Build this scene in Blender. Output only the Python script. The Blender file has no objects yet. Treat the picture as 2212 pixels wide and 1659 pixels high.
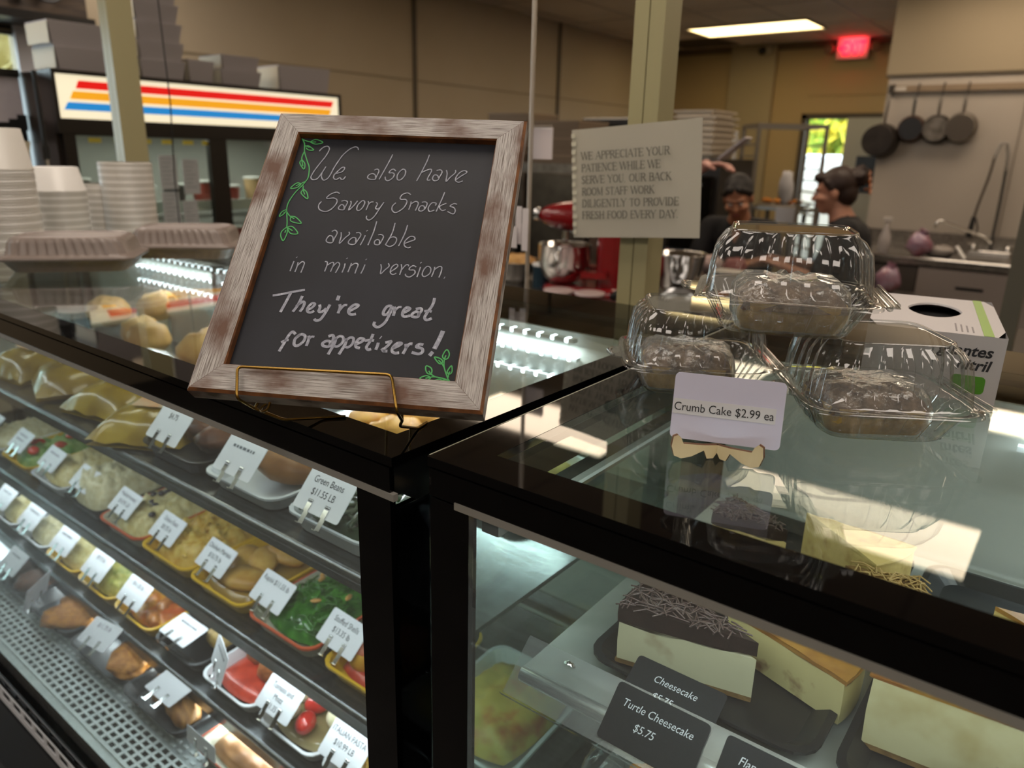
import bpy, bmesh, math, random
from math import sin, cos, pi, radians, sqrt
from mathutils import Vector, Matrix, noise as mnoise

# ------------------------------------------------------------ scene, camera, light
scene = bpy.context.scene
COL = scene.collection
scene.view_settings.view_transform = 'Standard'
scene.view_settings.look = 'None'
scene.view_settings.exposure = 0.1
scene.view_settings.gamma = 1.0
scene.view_settings.use_curve_mapping = False
cy = scene.cycles
cy.max_bounces = 10
cy.diffuse_bounces = 3
cy.glossy_bounces = 4
cy.transmission_bounces = 6
cy.transparent_max_bounces = 28
cy.caustics_reflective = False
cy.caustics_refractive = False
cy.sample_clamp_indirect = 4.0
cy.use_denoising = True

# metres, X along the display cases to the right, Y away into the kitchen, Z up
cam = bpy.data.cameras.new('camera')
cam.sensor_fit = 'HORIZONTAL'
cam.sensor_width = 36.0
cam.lens = 26.25
cam.clip_start = 0.02
cam.dof.use_dof = True
cam.dof.focus_distance = 0.66
cam.dof.aperture_fstop = 6.0
camera = bpy.data.objects.new('camera', cam)
COL.objects.link(camera)
_right = Vector((0.78847, 0.61463, 0.02313)).normalized()
_fwd = Vector((-0.58308, 0.75661, -0.29576)).normalized()
_down = _fwd.cross(_right).normalized()
_right = _down.cross(_fwd).normalized()
camera.matrix_world = Matrix(((_right.x, -_down.x, -_fwd.x, 0.0), (_right.y, -_down.y, -_fwd.y, 0.0),
                              (_right.z, -_down.z, -_fwd.z, 1.5), (0, 0, 0, 1)))
scene.camera = camera

world = bpy.data.worlds.new('world')
scene.world = world
world.use_nodes = True
_nt = world.node_tree
_bg = _nt.nodes['Background']
_bg.inputs['Color'].default_value = (0.78, 0.88, 1.0, 1)
_bg.inputs['Strength'].default_value = 7.0

CEIL = 2.78
TROFFERS = [(-3.22, 8.1, 0), (-2.72, 3.9, 1), (-0.79, 3.76, 1), (-0.4, -0.9, 2), (-3.0, -0.9, 2), (1.8, 6.0, 1),
            (-2.6, 6.0, 1), (-0.6, 6.05, 1), (-3.3, 0.9, 2), (-1.2, 0.75, 2), (1.0, 0.75, 2), (2.0, 3.4, 1),  # this row and the next: unseen panels added to brighten the room
            (-1.0, 8.2, 0), (-4.1, 2.0, 2), (1.3, -1.6, 2)]

def lin(h):
    h = h.lstrip('#')
    v = [int(h[i:i + 2], 16) / 255 for i in (0, 2, 4)]
    return tuple(c / 12.92 if c <= 0.04045 else ((c + 0.055) / 1.055) ** 2.4 for c in v)

def area_light(name, loc, size, size_y, power, color, rot=(0, 0, 0), parent=None, spread=180):
    l = bpy.data.lights.new(name, 'AREA')
    l.shape = 'RECTANGLE'
    l.size = size
    l.size_y = size_y
    l.energy = power
    l.color = color
    l.spread = radians(spread)
    o = bpy.data.objects.new(name, l)
    COL.objects.link(o)
    o.location = loc
    o.rotation_euler = rot
    if parent:
        o.parent = parent
    return o

# ------------------------------------------------------------ materials
MATS = {}

def mat(name, col, rough=0.5, metal=0.0, noise=None, col2=None, bump=0.0, emit=0.0, spec=0.5, sub=0.0, coat=0.0,
        stretch=(1, 1, 1), ramp=(0.35, 0.65), detail=4, ecol=None):
    """principled material; noise = scale of a noise that mixes col with col2"""
    if name in MATS:
        return MATS[name]
    m = bpy.data.materials.new(name)
    m.use_nodes = True
    nt = m.node_tree
    b = nt.nodes['Principled BSDF']
    c = lin(col)
    b.inputs['Base Color'].default_value = (*c, 1)
    b.inputs['Roughness'].default_value = rough
    b.inputs['Metallic'].default_value = metal
    b.inputs['Specular IOR Level'].default_value = spec
    if sub:
        b.inputs['Subsurface Weight'].default_value = sub
        b.inputs['Subsurface Radius'].default_value = (0.01, 0.006, 0.004)
    if coat:
        b.inputs['Coat Weight'].default_value = coat
        b.inputs['Coat Roughness'].default_value = 0.08
    if emit:
        b.inputs['Emission Color'].default_value = (*(lin(ecol) if ecol else c), 1)
        b.inputs['Emission Strength'].default_value = emit
    if noise:
        tc = nt.nodes.new('ShaderNodeTexCoord')
        mp = nt.nodes.new('ShaderNodeMapping')
        mp.inputs['Scale'].default_value = stretch
        nz = nt.nodes.new('ShaderNodeTexNoise')
        nz.inputs['Scale'].default_value = noise
        nz.inputs['Detail'].default_value = detail
        nt.links.new(tc.outputs['Object'], mp.inputs['Vector'])
        nt.links.new(mp.outputs['Vector'], nz.inputs['Vector'])
        if col2:
            r = nt.nodes.new('ShaderNodeValToRGB')
            r.color_ramp.elements[0].position = ramp[0]
            r.color_ramp.elements[1].position = ramp[1]
            r.color_ramp.elements[0].color = (*c, 1)
            r.color_ramp.elements[1].color = (*lin(col2), 1)
            nt.links.new(nz.outputs['Fac'], r.inputs['Fac'])
            nt.links.new(r.outputs['Color'], b.inputs['Base Color'])
        if bump:
            bp = nt.nodes.new('ShaderNodeBump')
            bp.inputs['Strength'].default_value = bump
            bp.inputs['Distance'].default_value = 0.004
            nt.links.new(nz.outputs['Fac'], bp.inputs['Height'])
            nt.links.new(bp.outputs['Normal'], b.inputs['Normal'])
    MATS[name] = m
    return m

def thin_glass(name, tint='#ffffff', ior=1.45, rough=0.0, bump=None, gain=1.0, milk=0.0):
    """thin clear sheet: transparent mixed with a fresnel reflection"""
    if name in MATS:
        return MATS[name]
    m = bpy.data.materials.new(name)
    m.use_nodes = True
    nt = m.node_tree
    nt.nodes.clear()
    out = nt.nodes.new('ShaderNodeOutputMaterial')
    tr = nt.nodes.new('ShaderNodeBsdfTransparent')
    tr.inputs['Color'].default_value = (*lin(tint), 1)
    gl = nt.nodes.new('ShaderNodeBsdfGlossy')
    gl.inputs['Roughness'].default_value = rough
    # Schlick reflectance from the facing angle: the same from both sides of the sheet
    fr = nt.nodes.new('ShaderNodeLayerWeight')
    fr.inputs['Blend'].default_value = 0.5
    r0 = ((ior - 1) / (ior + 1)) ** 2
    pw = nt.nodes.new('ShaderNodeMath')
    pw.operation = 'POWER'
    pw.inputs[1].default_value = 5.0
    sc_ = nt.nodes.new('ShaderNodeMath')
    sc_.operation = 'MULTIPLY_ADD'
    sc_.inputs[1].default_value = 1 - r0
    sc_.inputs[2].default_value = r0
    nt.links.new(fr.outputs['Facing'], pw.inputs[0])
    nt.links.new(pw.outputs[0], sc_.inputs[0])
    mx = nt.nodes.new('ShaderNodeMixShader')
    mul = nt.nodes.new('ShaderNodeMath')
    mul.operation = 'MULTIPLY'
    mul.use_clamp = True
    mul.inputs[1].default_value = gain
    nt.links.new(sc_.outputs[0], mul.inputs[0])
    nt.links.new(mul.outputs[0], mx.inputs[0])
    nt.links.new(tr.outputs[0], mx.inputs[1])
    nt.links.new(gl.outputs[0], mx.inputs[2])
    last = mx
    if milk:
        df = nt.nodes.new('ShaderNodeBsdfDiffuse')
        df.inputs['Color'].default_value = (0.85, 0.87, 0.88, 1)
        m2 = nt.nodes.new('ShaderNodeMixShader')
        m2.inputs[0].default_value = milk
        nt.links.new(mx.outputs[0], m2.inputs[1])
        nt.links.new(df.outputs[0], m2.inputs[2])
        last = m2
    if bump:
        tc = nt.nodes.new('ShaderNodeTexCoord')
        nz = nt.nodes.new('ShaderNodeTexNoise')
        nz.inputs['Scale'].default_value = bump[0]
        nz.inputs['Detail'].default_value = 5
        bp = nt.nodes.new('ShaderNodeBump')
        bp.inputs['Strength'].default_value = bump[1]
        bp.inputs['Distance'].default_value = 0.004
        nt.links.new(tc.outputs['Object'], nz.inputs['Vector'])
        nt.links.new(nz.outputs['Fac'], bp.inputs['Height'])
        nt.links.new(bp.outputs['Normal'], gl.inputs['Normal'])
        nt.links.new(bp.outputs['Normal'], fr.inputs['Normal'])
    nt.links.new(last.outputs[0], out.inputs['Surface'])
    MATS[name] = m
    return m

# ------------------------------------------------------------ object helpers
class MB:
    """collects simple solids into one mesh"""
    def __init__(self):
        self.v, self.f, self.s, self.M = [], [], [], Matrix.Identity(4)

    def add(self, vs, fs, smooth=False):
        n = len(self.v)
        self.v += [self.M @ Vector(p) for p in vs]
        self.f += [tuple(i + n for i in f) for f in fs]
        self.s += [smooth] * len(fs)
        return self

    def box(self, a, b):
        (x0, y0, z0), (x1, y1, z1) = a, b
        return self.add([(x0, y0, z0), (x1, y0, z0), (x1, y1, z0), (x0, y1, z0), (x0, y0, z1), (x1, y0, z1), (x1, y1, z1), (x0, y1, z1)],
                        [(3, 2, 1, 0), (4, 5, 6, 7), (0, 1, 5, 4), (1, 2, 6, 5), (2, 3, 7, 6), (3, 0, 4, 7)])

    def rings(self, rings, cap0=True, cap1=True, smooth=True, close=True):
        n = len(rings[0])
        vs = [p for r in rings for p in r]
        fs = []
        for k in range(len(rings) - 1):
            for i in range(n if close else n - 1):
                j = (i + 1) % n
                fs.append((k * n + i, k * n + j, (k + 1) * n + j, (k + 1) * n + i))
        self.add(vs, fs, smooth)
        if cap0:
            self.add(rings[0], [tuple(range(n - 1, -1, -1))])
        if cap1:
            self.add(rings[-1], [tuple(range(n))])
        return self

    def lathe(self, prof, c=(0, 0, 0), seg=24, cap0=True, cap1=True, sx=1, sy=1):
        rs = [[(c[0] + r * sx * cos(2 * pi * i / seg), c[1] + r * sy * sin(2 * pi * i / seg), c[2] + z) for i in range(seg)] for r, z in prof]
        return self.rings(rs, cap0, cap1)

    def tube(self, pts, r, seg=8, caps=True, smooth=True):
        pts = [Vector(p) for p in pts]
        rr = r if isinstance(r, (list, tuple)) else [r] * len(pts)
        rs = []
        t0 = (pts[1] - pts[0]).normalized()
        u = t0.orthogonal().normalized()
        for i, p in enumerate(pts):
            t = (pts[min(i + 1, len(pts) - 1)] - pts[max(i - 1, 0)]).normalized()
            u = (u - t * u.dot(t))
            u = u.normalized() if u.length > 1e-6 else t.orthogonal().normalized()
            w = t.cross(u)
            rs.append([p + (u * cos(2 * pi * k / seg) + w * sin(2 * pi * k / seg)) * rr[i] for k in range(seg)])
        return self.rings(rs, caps, caps, smooth)

    def ball(self, c, r, seg=14, rows=9, f=None):
        rx, ry, rz = (r, r, r) if not isinstance(r, (tuple, list)) else r
        rs = []
        for k in range(rows + 1):
            a = -pi / 2 + pi * k / rows
            a = max(min(a, pi / 2 - 0.02), -pi / 2 + 0.02)
            ring = []
            for i in range(seg):
                t = 2 * pi * i / seg
                d = Vector((cos(a) * cos(t), cos(a) * sin(t), sin(a)))
                q = f(d) if f else 1.0
                ring.append((c[0] + d.x * rx * q, c[1] + d.y * ry * q, c[2] + d.z * rz * q))
            rs.append(ring)
        return self.rings(rs)

    def prism(self, poly, z0, z1):
        """poly in XY extruded in Z"""
        n = len(poly)
        vs = [(x, y, z0) for x, y in poly] + [(x, y, z1) for x, y in poly]
        return self.add(vs, [tuple(range(n - 1, -1, -1)), tuple(range(n, 2 * n))] + [(i, (i + 1) % n, n + (i + 1) % n, n + i) for i in range(n)])

    def rbox(self, a, b, r=0.004, seg=3):
        """box with rounded vertical edges and a small top and bottom bevel"""
        x0, y0, z0 = a
        x1, y1, z1 = b
        e = min(r * 0.6, (z1 - z0) * 0.3)
        def ring(ins, z):
            return [(x, y, z) for x, y in rrect((x1 - x0) - 2 * ins, (y1 - y0) - 2 * ins, max(r - ins, 0.0004), seg, ((x0 + x1) / 2, (y0 + y1) / 2))]
        return self.rings([ring(e, z0), ring(0, z0 + e), ring(0, z1 - e), ring(e, z1)], smooth=False)

    def build(self, name, m, parent=None, loc=None):
        me = bpy.data.meshes.new(name)
        me.from_pydata([tuple(p) for p in self.v], [], self.f)
        me.polygons.foreach_set('use_smooth', self.s)
        for mm in (m if isinstance(m, (list, tuple)) else [m]):
            me.materials.append(mm)
        me.update()
        o = bpy.data.objects.new(name, me)
        COL.objects.link(o)
        if parent:
            o.parent = parent
        if loc:
            o.location = loc
        return o

def rrect(w, d, r, seg=4, c=(0, 0)):
    out = []
    for k, (sx, sy) in enumerate(((1, 1), (-1, 1), (-1, -1), (1, -1))):
        for i in range(seg + 1):
            a = pi / 2 * k + pi / 2 * i / seg
            out.append((c[0] + sx * (w / 2 - r) + r * cos(a), c[1] + sy * (d / 2 - r) + r * sin(a)))
    return out

def ring3(w, d, r, z, seg=4, c=(0, 0)):
    return [(x, y, z) for x, y in rrect(w, d, r, seg, c)]

def tag(o, label, cat, group=None):
    o['label'] = label
    o['category'] = cat
    if group:
        o['group'] = group
    return o

def thing(name, label, cat, loc=(0, 0, 0), rz=0.0, group=None, M=None):
    o = bpy.data.objects.new(name, None)
    o.empty_display_size = 0.02
    COL.objects.link(o)
    if M is not None:
        o.matrix_world = M
    else:
        o.location = loc
        o.rotation_euler = (0, 0, rz)
    return tag(o, label, cat, group)

def struct(o):
    o['kind'] = 'structure'
    return o

def stuff(o):
    o['kind'] = 'stuff'
    return o

def frame(origin, xax, yax):
    x = Vector(xax).normalized()
    z = x.cross(Vector(yax)).normalized()
    y = z.cross(x)
    o = Vector(origin)
    return Matrix(((x.x, y.x, z.x, o.x), (x.y, y.y, z.y, o.y), (x.z, y.z, z.z, o.z), (0, 0, 0, 1)))

# ---- lettering from Blender's own font, flat, as mesh
_txt = {}

def text_mb(body, size, align='LEFT', width=None, shear=0.0, bold=0.0):
    key = (body, size, align, shear, bold)
    if key not in _txt:
        cu = bpy.data.curves.new('t', 'FONT')
        cu.body = body
        cu.size = size
        cu.align_x = align
        cu.shear = shear
        cu.offset = bold
        cu.resolution_u = 3
        ob = bpy.data.objects.new('t', cu)
        COL.objects.link(ob)
        dg = bpy.context.evaluated_depsgraph_get()
        me = bpy.data.meshes.new_from_object(ob.evaluated_get(dg))
        _txt[key] = ([tuple(v.co) for v in me.vertices], [tuple(p.vertices) for p in me.polygons])
        bpy.data.objects.remove(ob)
        bpy.data.curves.remove(cu)
        bpy.data.meshes.remove(me)
    vs, fs = _txt[key]
    if width:
        xs = [v[0] for v in vs]
        k = width / max(1e-6, max(xs) - min(xs))
        vs = [(v[0] * k, v[1], v[2]) for v in vs]
    return vs, fs

def smooth_path(pts, n=6):
    """Catmull-Rom through 2D points"""
    if len(pts) < 3:
        return [tuple(p) for p in pts]
    P = [pts[0]] + list(pts) + [pts[-1]]
    out = []
    for i in range(1, len(P) - 2):
        p0, p1, p2, p3 = P[i - 1], P[i], P[i + 1], P[i + 2]
        for k in range(n):
            t = k / n
            out.append(tuple(0.5 * ((2 * p1[j]) + (-p0[j] + p2[j]) * t + (2 * p0[j] - 5 * p1[j] + 4 * p2[j] - p3[j]) * t * t +
                                    (-p0[j] + 3 * p1[j] - 3 * p2[j] + p3[j]) * t ** 3) for j in (0, 1)))
    out.append(tuple(pts[-1]))
    return out

def ribbon(mb, pts, w, z, thick=0.0004):
    """flat pen stroke along 2D points, lying at height z"""
    P = [Vector((p[0], p[1])) for p in pts]
    L, R = [], []
    for i, p in enumerate(P):
        d = P[min(i + 1, len(P) - 1)] - P[max(i - 1, 0)]
        d = d.normalized() if d.length > 1e-9 else Vector((1, 0))
        nrm = Vector((-d.y, d.x)) * (w / 2)
        L.append(p + nrm)
        R.append(p - nrm)
    n = len(P)
    mb.add([(p.x, p.y, z) for p in L] + [(p.x, p.y, z) for p in R], [(n + i, n + i + 1, i + 1, i) for i in range(n - 1)])

# shared materials
BLACKG = mat('black_glass', '#050506', 0.04, spec=0.5)
BLACKM = mat('black_metal', '#0a0a0b', 0.28)
BLACKP = mat('black_plastic', '#121315', 0.35)
STEEL = mat('brushed_steel', '#b9bab8', 0.3, 1.0, noise=60, col2='#9a9b9a', stretch=(1, 12, 12))
STEELD = mat('dark_steel', '#77797a', 0.28, 1.0, noise=40, col2='#5c5e60', stretch=(1, 10, 10))
STEELK = mat('kitchen_steel', '#a8a39c', 0.34, 1.0, noise=30, col2='#8c8781')
CHROME = mat('chrome', '#d8d8d8', 0.12, 1.0)
GALV = mat('galvanised_steel', '#d2d9d8', 0.42, 0.6, noise=45, col2='#c0c8c7')
WHITE = mat('white_plastic', '#e6e6e4', 0.4)
CARDW = mat('white_card', '#ececf2', 0.42)
INK = mat('black_ink', '#1b1b20', 0.6)
INKG = mat('grey_ink', '#6d7078', 0.6)
WINDOWG = thin_glass('case_glass', '#f4faf7', 1.5)
FRONTG = thin_glass('front_glass', '#f0f6f4', 1.4, milk=0.05)  # milk is a diffuse haze standing in for reflections on the pane
PET = thin_glass('clear_plastic', '#eff1f0', 1.55, rough=0.04, gain=1.6, milk=0.02)
FILM = thin_glass('cling_film', '#f4f2ee', 1.5, rough=0.08, bump=(60, 1.0), gain=2.4, milk=0.13)
LED = mat('led_white', '#ffffff', 0.5, emit=9.0, ecol='#eaf4ff')
POST = mat('cream_paint', '#a79f78', 0.35)
# ------------------------------------------------------------ room shell
WALLP = mat('wall_paint', '#b3a58d', 0.7, noise=0.8, col2='#ab9c82')
WALLB = mat('wall_paint_back', '#b5a077', 0.7)
CEILM = mat('ceiling_tile', '#dccbb6', 0.8, noise=1.5, col2='#cbbaa6')
FLOORM = mat('floor_tile', '#3c3834', 0.5, noise=8, col2='#322f2b')
PANW = mat('white_wall_panel', '#b4aca2', 0.45)
TRIMD = mat('dark_trim', '#5a5142', 0.6)
XL, XR, YF, YB = -4.8, 3.0, -3.2, 9.36

def wall_with_hole(name, axis, at, a0, a1, h0, h1, b0, b1, z1, t, m):
    """wall across axis 'x' or 'y' at coordinate at, spanning a0..a1, with opening h0..h1 x b0..b1"""
    mb = MB()
    def bx(p, q, z0, zz):
        if q - p < 1e-4 or zz - z0 < 1e-4:
            return
        mb.box((at, p, z0), (at + t, q, zz)) if axis == 'x' else mb.box((p, at, z0), (q, at + t, zz))
    bx(a0, h0, 0, z1)
    bx(h1, a1, 0, z1)
    bx(h0, h1, 0, b0)
    bx(h0, h1, b1, z1)
    return struct(mb.build(name, m))

struct(MB().box((XL - .1, YF - .1, -0.1), (XR + .1, YB + .1, 0)).build('floor', FLOORM))
mb = MB().box((XL - .1, YF - .1, CEIL), (XR + .1, YB + .1, CEIL + 0.1))
struct(mb.build('ceiling', CEILM))
g = MB()
for k in range(12):
    x = -4.6 + k * 0.61
    g.box((x - .012, YF, CEIL - .003), (x + .012, YB, CEIL + .001))
for k in range(11):
    y = -2.6 + k * 1.2
    g.box((XL, y - .012, CEIL - .0035), (XR, y + .012, CEIL + .001))
struct(g.build('trim_1', mat('ceiling_grid', '#b3a392', 0.6)))
wall_with_hole('wall_left', 'x', XL - .1, YF, YB, -1.2, 1.80, 0.85, 2.09, CEIL, 0.1, WALLP)
wall_with_hole('wall_back', 'y', YB, XL - .1, XR + .1, -2.97, -2.0, 0.0, 1.95, CEIL, 0.1, WALLB)
struct(MB().box((XR, YF, 0), (XR + .1, YB, CEIL)).build('wall_right', WALLP))
struct(MB().box((XL - .1, YF - .1, 0), (XR + .1, YF, CEIL)).build('wall_front', WALLP))
# partition behind the sink: white panelling below a painted upper part
w = struct(MB().box((-1.544, 6.7, 0), (XR, 6.82, 2.13)).build('wall_partition', PANW))
struct(MB().box((-1.565, 6.695, 2.13), (XR, 6.825, CEIL)).build('wall_partition_upper', mat('wall_paint_upper', '#a3967e', 0.7)))
struct(MB().box((-1.565, 6.685, 2.122), (XR, 6.695, 2.142)).build('trim_2', TRIMD))
struct(MB().box((-.62, 6.692, .9), (-.61, 6.70, 2.12)).build('trim_3', mat('seam', '#8f867c', .6)))
# left wall seams, back wall pilaster and cornice
for i, y in enumerate((4.79, 6.89)):
    struct(MB().box((XL, y - .016, 0), (XL + .02, y + .016, CEIL)).build('trim_%d' % (4 + i), TRIMD))
struct(MB().box((XL, YF, 2.055), (XL + .006, YB, 2.067)).build('trim_6', mat('wall_seam', '#8d8069', .7)))
struct(MB().box((-3.95, YB - .06, 0), (-3.4, YB, CEIL)).build('trim_7', mat('pilaster_paint', '#a99c80', .7)))
struct(MB().box((XL, YB - .03, CEIL - .07), (XR, YB, CEIL - .0)).build('trim_8', mat('cornice', '#6f5f45', .7)))
struct(MB().box((-3.0, YB - .006, 2.2), (XR, YB, 2.206)).build('trim_9', mat('wall_seam_back', '#8c7951', .7)))
# window on the left, its bars and casing
wf = MB()
for y in (-1.2, 0.2):
    wf.box((XL - .06, y, .85), (XL - .0, y + .06, 2.09))
for z in (.85, 1.80, 2.04):
    wf.box((XL - .06, -1.2, z), (XL, 1.80, z + .05))
wn = struct(wf.build('window_1', BLACKM))
struct(MB().box((XL - .035, -1.2, .85), (XL - .029, 1.80, 2.09)).build('window_pane', WINDOWG, wn))
struct(MB().box((XL, 1.785, 0.8), (XL + .03, 1.96, 2.12)).build('trim_10', mat('white_casing', '#e4e4ea', .5)))
# back door: frame, open leaf with a dark glazed square
df = MB()
df.box((-3.03, YB - .03, 0), (-2.97, YB + .1, 2.0)).box((-2.0, YB - .03, 0), (-1.94, YB + .1, 2.0)).box((-3.03, YB - .03, 1.95), (-1.94, YB + .1, 2.01))
struct(df.build('trim_11', mat('door_frame', '#4a4236', .5)))
dl = struct(MB().box((-2.36, YB - .62, 0.02), (-1.62, YB - .57, 1.93)).build('door_1', mat('door_paint', '#a9adae', .5)))
struct(MB().box((-2.21, YB - .626, 1.18), (-1.78, YB - .619, 1.55)).build('door_window', mat('dark_door_window', '#22252a', .25), dl))
struct(MB().box((-2.10, YB - .67, 1.70), (-1.75, YB - .622, 1.77)).build('door_closer', WHITE, dl))

# outdoors: ground, foliage and a parked van behind the door, bushes by the window
struct(MB().box((-30, -20, -.16), (20, 40, -.11)).build('ground', mat('asphalt', '#8b8a86', .9, noise=3, col2='#7b7a76')))
LEAFY = mat('yellow_leaves', '#d8c43c', .8, noise=5, col2='#7f9a2f', ramp=(.42, .58))
LEAFP = mat('pale_leaves', '#cfc28a', .8, noise=6, col2='#e8e0b8', ramp=(.42, .58))

def bush(name, label, c, r, m, cat, seed, n=420, group=None):
    rnd = random.Random(seed)
    t = thing(name, label, cat, (c[0], c[1], -.11), 0, group)
    h = c[2] + .11
    mb = MB()
    for i in range(n):
        a, b = rnd.uniform(0, 2 * pi), math.asin(rnd.uniform(-1, 1))
        q = rnd.uniform(.55, 1.0)
        p = Vector((cos(a) * cos(b) * r[0] * q, sin(a) * cos(b) * r[1] * q, h + sin(b) * r[2] * q))
        s = rnd.uniform(.1, .22) * r[0]
        u = Vector((rnd.uniform(-1, 1), rnd.uniform(-1, 1), rnd.uniform(-1, 1))).normalized()
        w2 = u.orthogonal().normalized()
        mb.add([p - u * s, p + w2 * s * .5, p + u * s, p - w2 * s * .5], [(0, 1, 2, 3)])
    mb.build('foliage', m, t)
    MB().tube([(0, 0, 0), (.03, 0, h * .6), (0, .02, h)], [.09, .07, .03]).build('trunk', mat('bark', '#5b4a38', .9), t)
    return t

bush('tree', 'yellow green autumn tree seen through top of the back doorway', (-3.9, 13.6, 2.0), (1.4, 1.1, .85), LEAFY, 'tree', 1, 700)
bush('tree', 'second yellow tree glimpsed right of the first through back doorway', (-1.0, 13.8, 2.0), (1.4, 1.1, .9), LEAFY, 'tree', 2, 700)
bush('shrub', 'pale sunlit shrub seen through the left window', (-6.6, 1.7, 2.1), (1.0, 1.1, .8), LEAFP, 'shrub', 3, 800)
v = thing('van', 'white vehicle parked outside the open back doorway', 'van', (-2.9, 11.2, -.11))
vb = MB()
vb.rings([ring3(3.2, 1.6, .2, .35), ring3(3.3, 1.7, .2, .8), ring3(3.2, 1.65, .25, 1.25), ring3(2.7, 1.4, .3, 1.62), ring3(2.4, 1.2, .3, 1.68)], smooth=False)
vb.build('body', mat('van_paint', '#e6eef2', .3), v)
for sx in (-1, 1):
    for sy in (-1, 1):
        w_ = MB()
        w_.M = Matrix.Translation((sx * 1.05, sy * .78, .33)) @ Matrix.Rotation(pi / 2, 4, 'X')
        w_.lathe([(.2, -.1), (.33, -.1), (.33, .1), (.2, .1)], seg=20)
        w_.build('wheel', BLACKP, v)

# ceiling lights, with fill panels added to brighten the room
DIFF = [mat('light_diffuser_yellow', '#fff0c8', .6, emit=4.5, ecol='#ffdf9f'), mat('light_diffuser', '#fff0dc', .6, emit=6.2, ecol='#ffe6c8'), mat('light_diffuser_cool', '#ffffff', .6, emit=6.8, ecol='#fff0e2')]
for i, (x, y, p) in enumerate(TROFFERS):
    lab = ['lit fluorescent panel in the ceiling near the exit sign', 'lit ceiling panel above the kitchen worktable, mirrored in the left case glass',
           'lit ceiling panel mirrored in the right case glass', 'lit ceiling panel over the shop floor behind the viewer on the right',
           'lit ceiling panel over the shop floor behind the viewer on the left', 'lit ceiling panel right of the kitchen partition, out of view',
           'added ceiling fill panel above the aisle beside the oven cabinet', 'added ceiling fill panel above the sink counter', 'added ceiling fill panel over the far left of the shop floor',
           'added ceiling fill panel straight over the left deli case', 'added ceiling fill panel straight over the right bakery case', 'added ceiling fill panel over the right end of the kitchen',
           'added ceiling fill panel between partition and back wall', 'added ceiling fill panel above the striped drinks fridge', 'added ceiling fill panel over the shop floor at the far right'][i]
    t = thing('ceiling_light', lab, 'ceiling light', (x, y, CEIL))
    fr = MB()
    for a, b in (((-.63, -.31), (.63, -.29)), ((-.63, .29), (.63, .31)), ((-.63, -.29), (-.61, .29)), ((.61, -.29), (.63, .29))):
        fr.box((*a, -.02), (*b, 0))
    fr.build('frame', mat('light_frame', '#cfc8b8', .5), t)
    MB().box((-.61, -.29, -.012), (.61, .29, -.002)).build('diffuser', DIFF[p], t)
t = thing('air_vent', 'dark grey ceiling air vent beside the far fluorescent panel', 'vent', (-4.15, 8.85, CEIL))
fr = MB().box((-.35, -.3, -.012), (.35, .3, 0))
fr.build('plate', mat('vent_plate', '#6a5a48', .6), t)
sl = MB()
for k in range(9):
    sl.box((-.31, -.26 + k * .06, -.02), (.31, -.235 + k * .06, -.012))
sl.build('slats', mat('vent_slat', '#574a3b', .6), t)

# exit sign, camera
t = thing('exit_sign', 'red illuminated exit sign on the back wall above the doorway', 'exit sign', (-2.56, YB - .03, 2.68))
MB().rbox((-.17, -.05, -.115), (.17, 0, .11), .01).build('housing', mat('exit_housing', '#b9b2a4', .5), t)
EX = mat('exit_red', '#ff1030', .5, emit=3.2)
vs, fs = text_mb('EXIT', .2, 'CENTER', .235, bold=.003)
e = MB()
e.M = Matrix.Translation((.015, -.0525, -.07)) @ Matrix.Rotation(pi / 2, 4, 'X')
e.add(vs, fs)
e.add([(-.165, .07, 0), (-.12, .115, 0), (-.12, .025, 0)], [(0, 1, 2)])
e.build('lettering', EX, t)
area_light('exit_glow', (0, -.1, .03), .25, .15, 1.1, (1, .05, .08), (radians(90), 0, 0), t)
for s in (-1, 1):
    lm = MB()
    lm.M = Matrix.Translation((s * .24, -.05, 0)) @ Matrix.Rotation(pi / 2, 4, 'X')
    lm.lathe([(.02, -.03), (.05, -.02), (.055, .03), (.045, .04)], seg=14)
    lm.build('lamp_head', mat('exit_lamp', '#8d6f55', .5), t)
t = thing('security_camera', 'small dark dome camera at the top of the back wall', 'camera', (-3.53, YB - .06, 2.72))
MB().rbox((-.07, -.05, -.05), (.07, 0, .06), .01).build('bracket', mat('camera_bracket', '#b5ab94', .5), t)
MB().ball((-.02, -.07, -.02), .045).build('lens_dome', mat('camera_dome', '#1d1d1f', .2), t)

# steel posts that carry the counter guard
def post(label, x0, x1, y0, y1, gap=True):
    t = thing('steel_post', label, 'post', ((x0 + x1) / 2, (y0 + y1) / 2, 0))
    w, d = (x1 - x0) / 2, (y1 - y0) / 2
    if gap:
        MB().box((-w, -d, 0), (-.001, d, CEIL)).build('channel', POST, t)
        MB().box((.001, -d, 0), (w, d, CEIL)).build('channel', POST, t)
    else:
        MB().box((-w, -d, 0), (w, d, CEIL)).build('channel', POST, t)
    return t
post('cream steel post carrying the laminated patience notice', -.657, -.603, 1.15, 1.205)
post('cream steel post in front of the striped drinks fridge', -2.452, -2.40, 1.15, 1.225)
t = thing('wire', 'thin dark wire hanging down beside the cream post at the fridge', 'wire', (-2.33, 1.26, 0))
MB().tube([(-.02, 0, 2.5), (0.02, .0, 1.9), (.01, .01, 1.62), (-.03, .02, 1.40), (-.03, .02, 1.25)], .0022, 5).build('cable', BLACKP, t)
t = thing('glass_guard_rod', 'slim grey upright rod behind the chalkboard', 'rod', (-.856, 1.15, 0))
MB().tube([(0, 0, 0), (0, 0, CEIL)], .0042, 8).build('rod', mat('grey_rod', '#b8ada0', .35, .3), t)
t = thing('ticket_clip', 'white order slips clipped to the grey upright rod', 'paper', (-.86, 1.14, 1.37))
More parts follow.
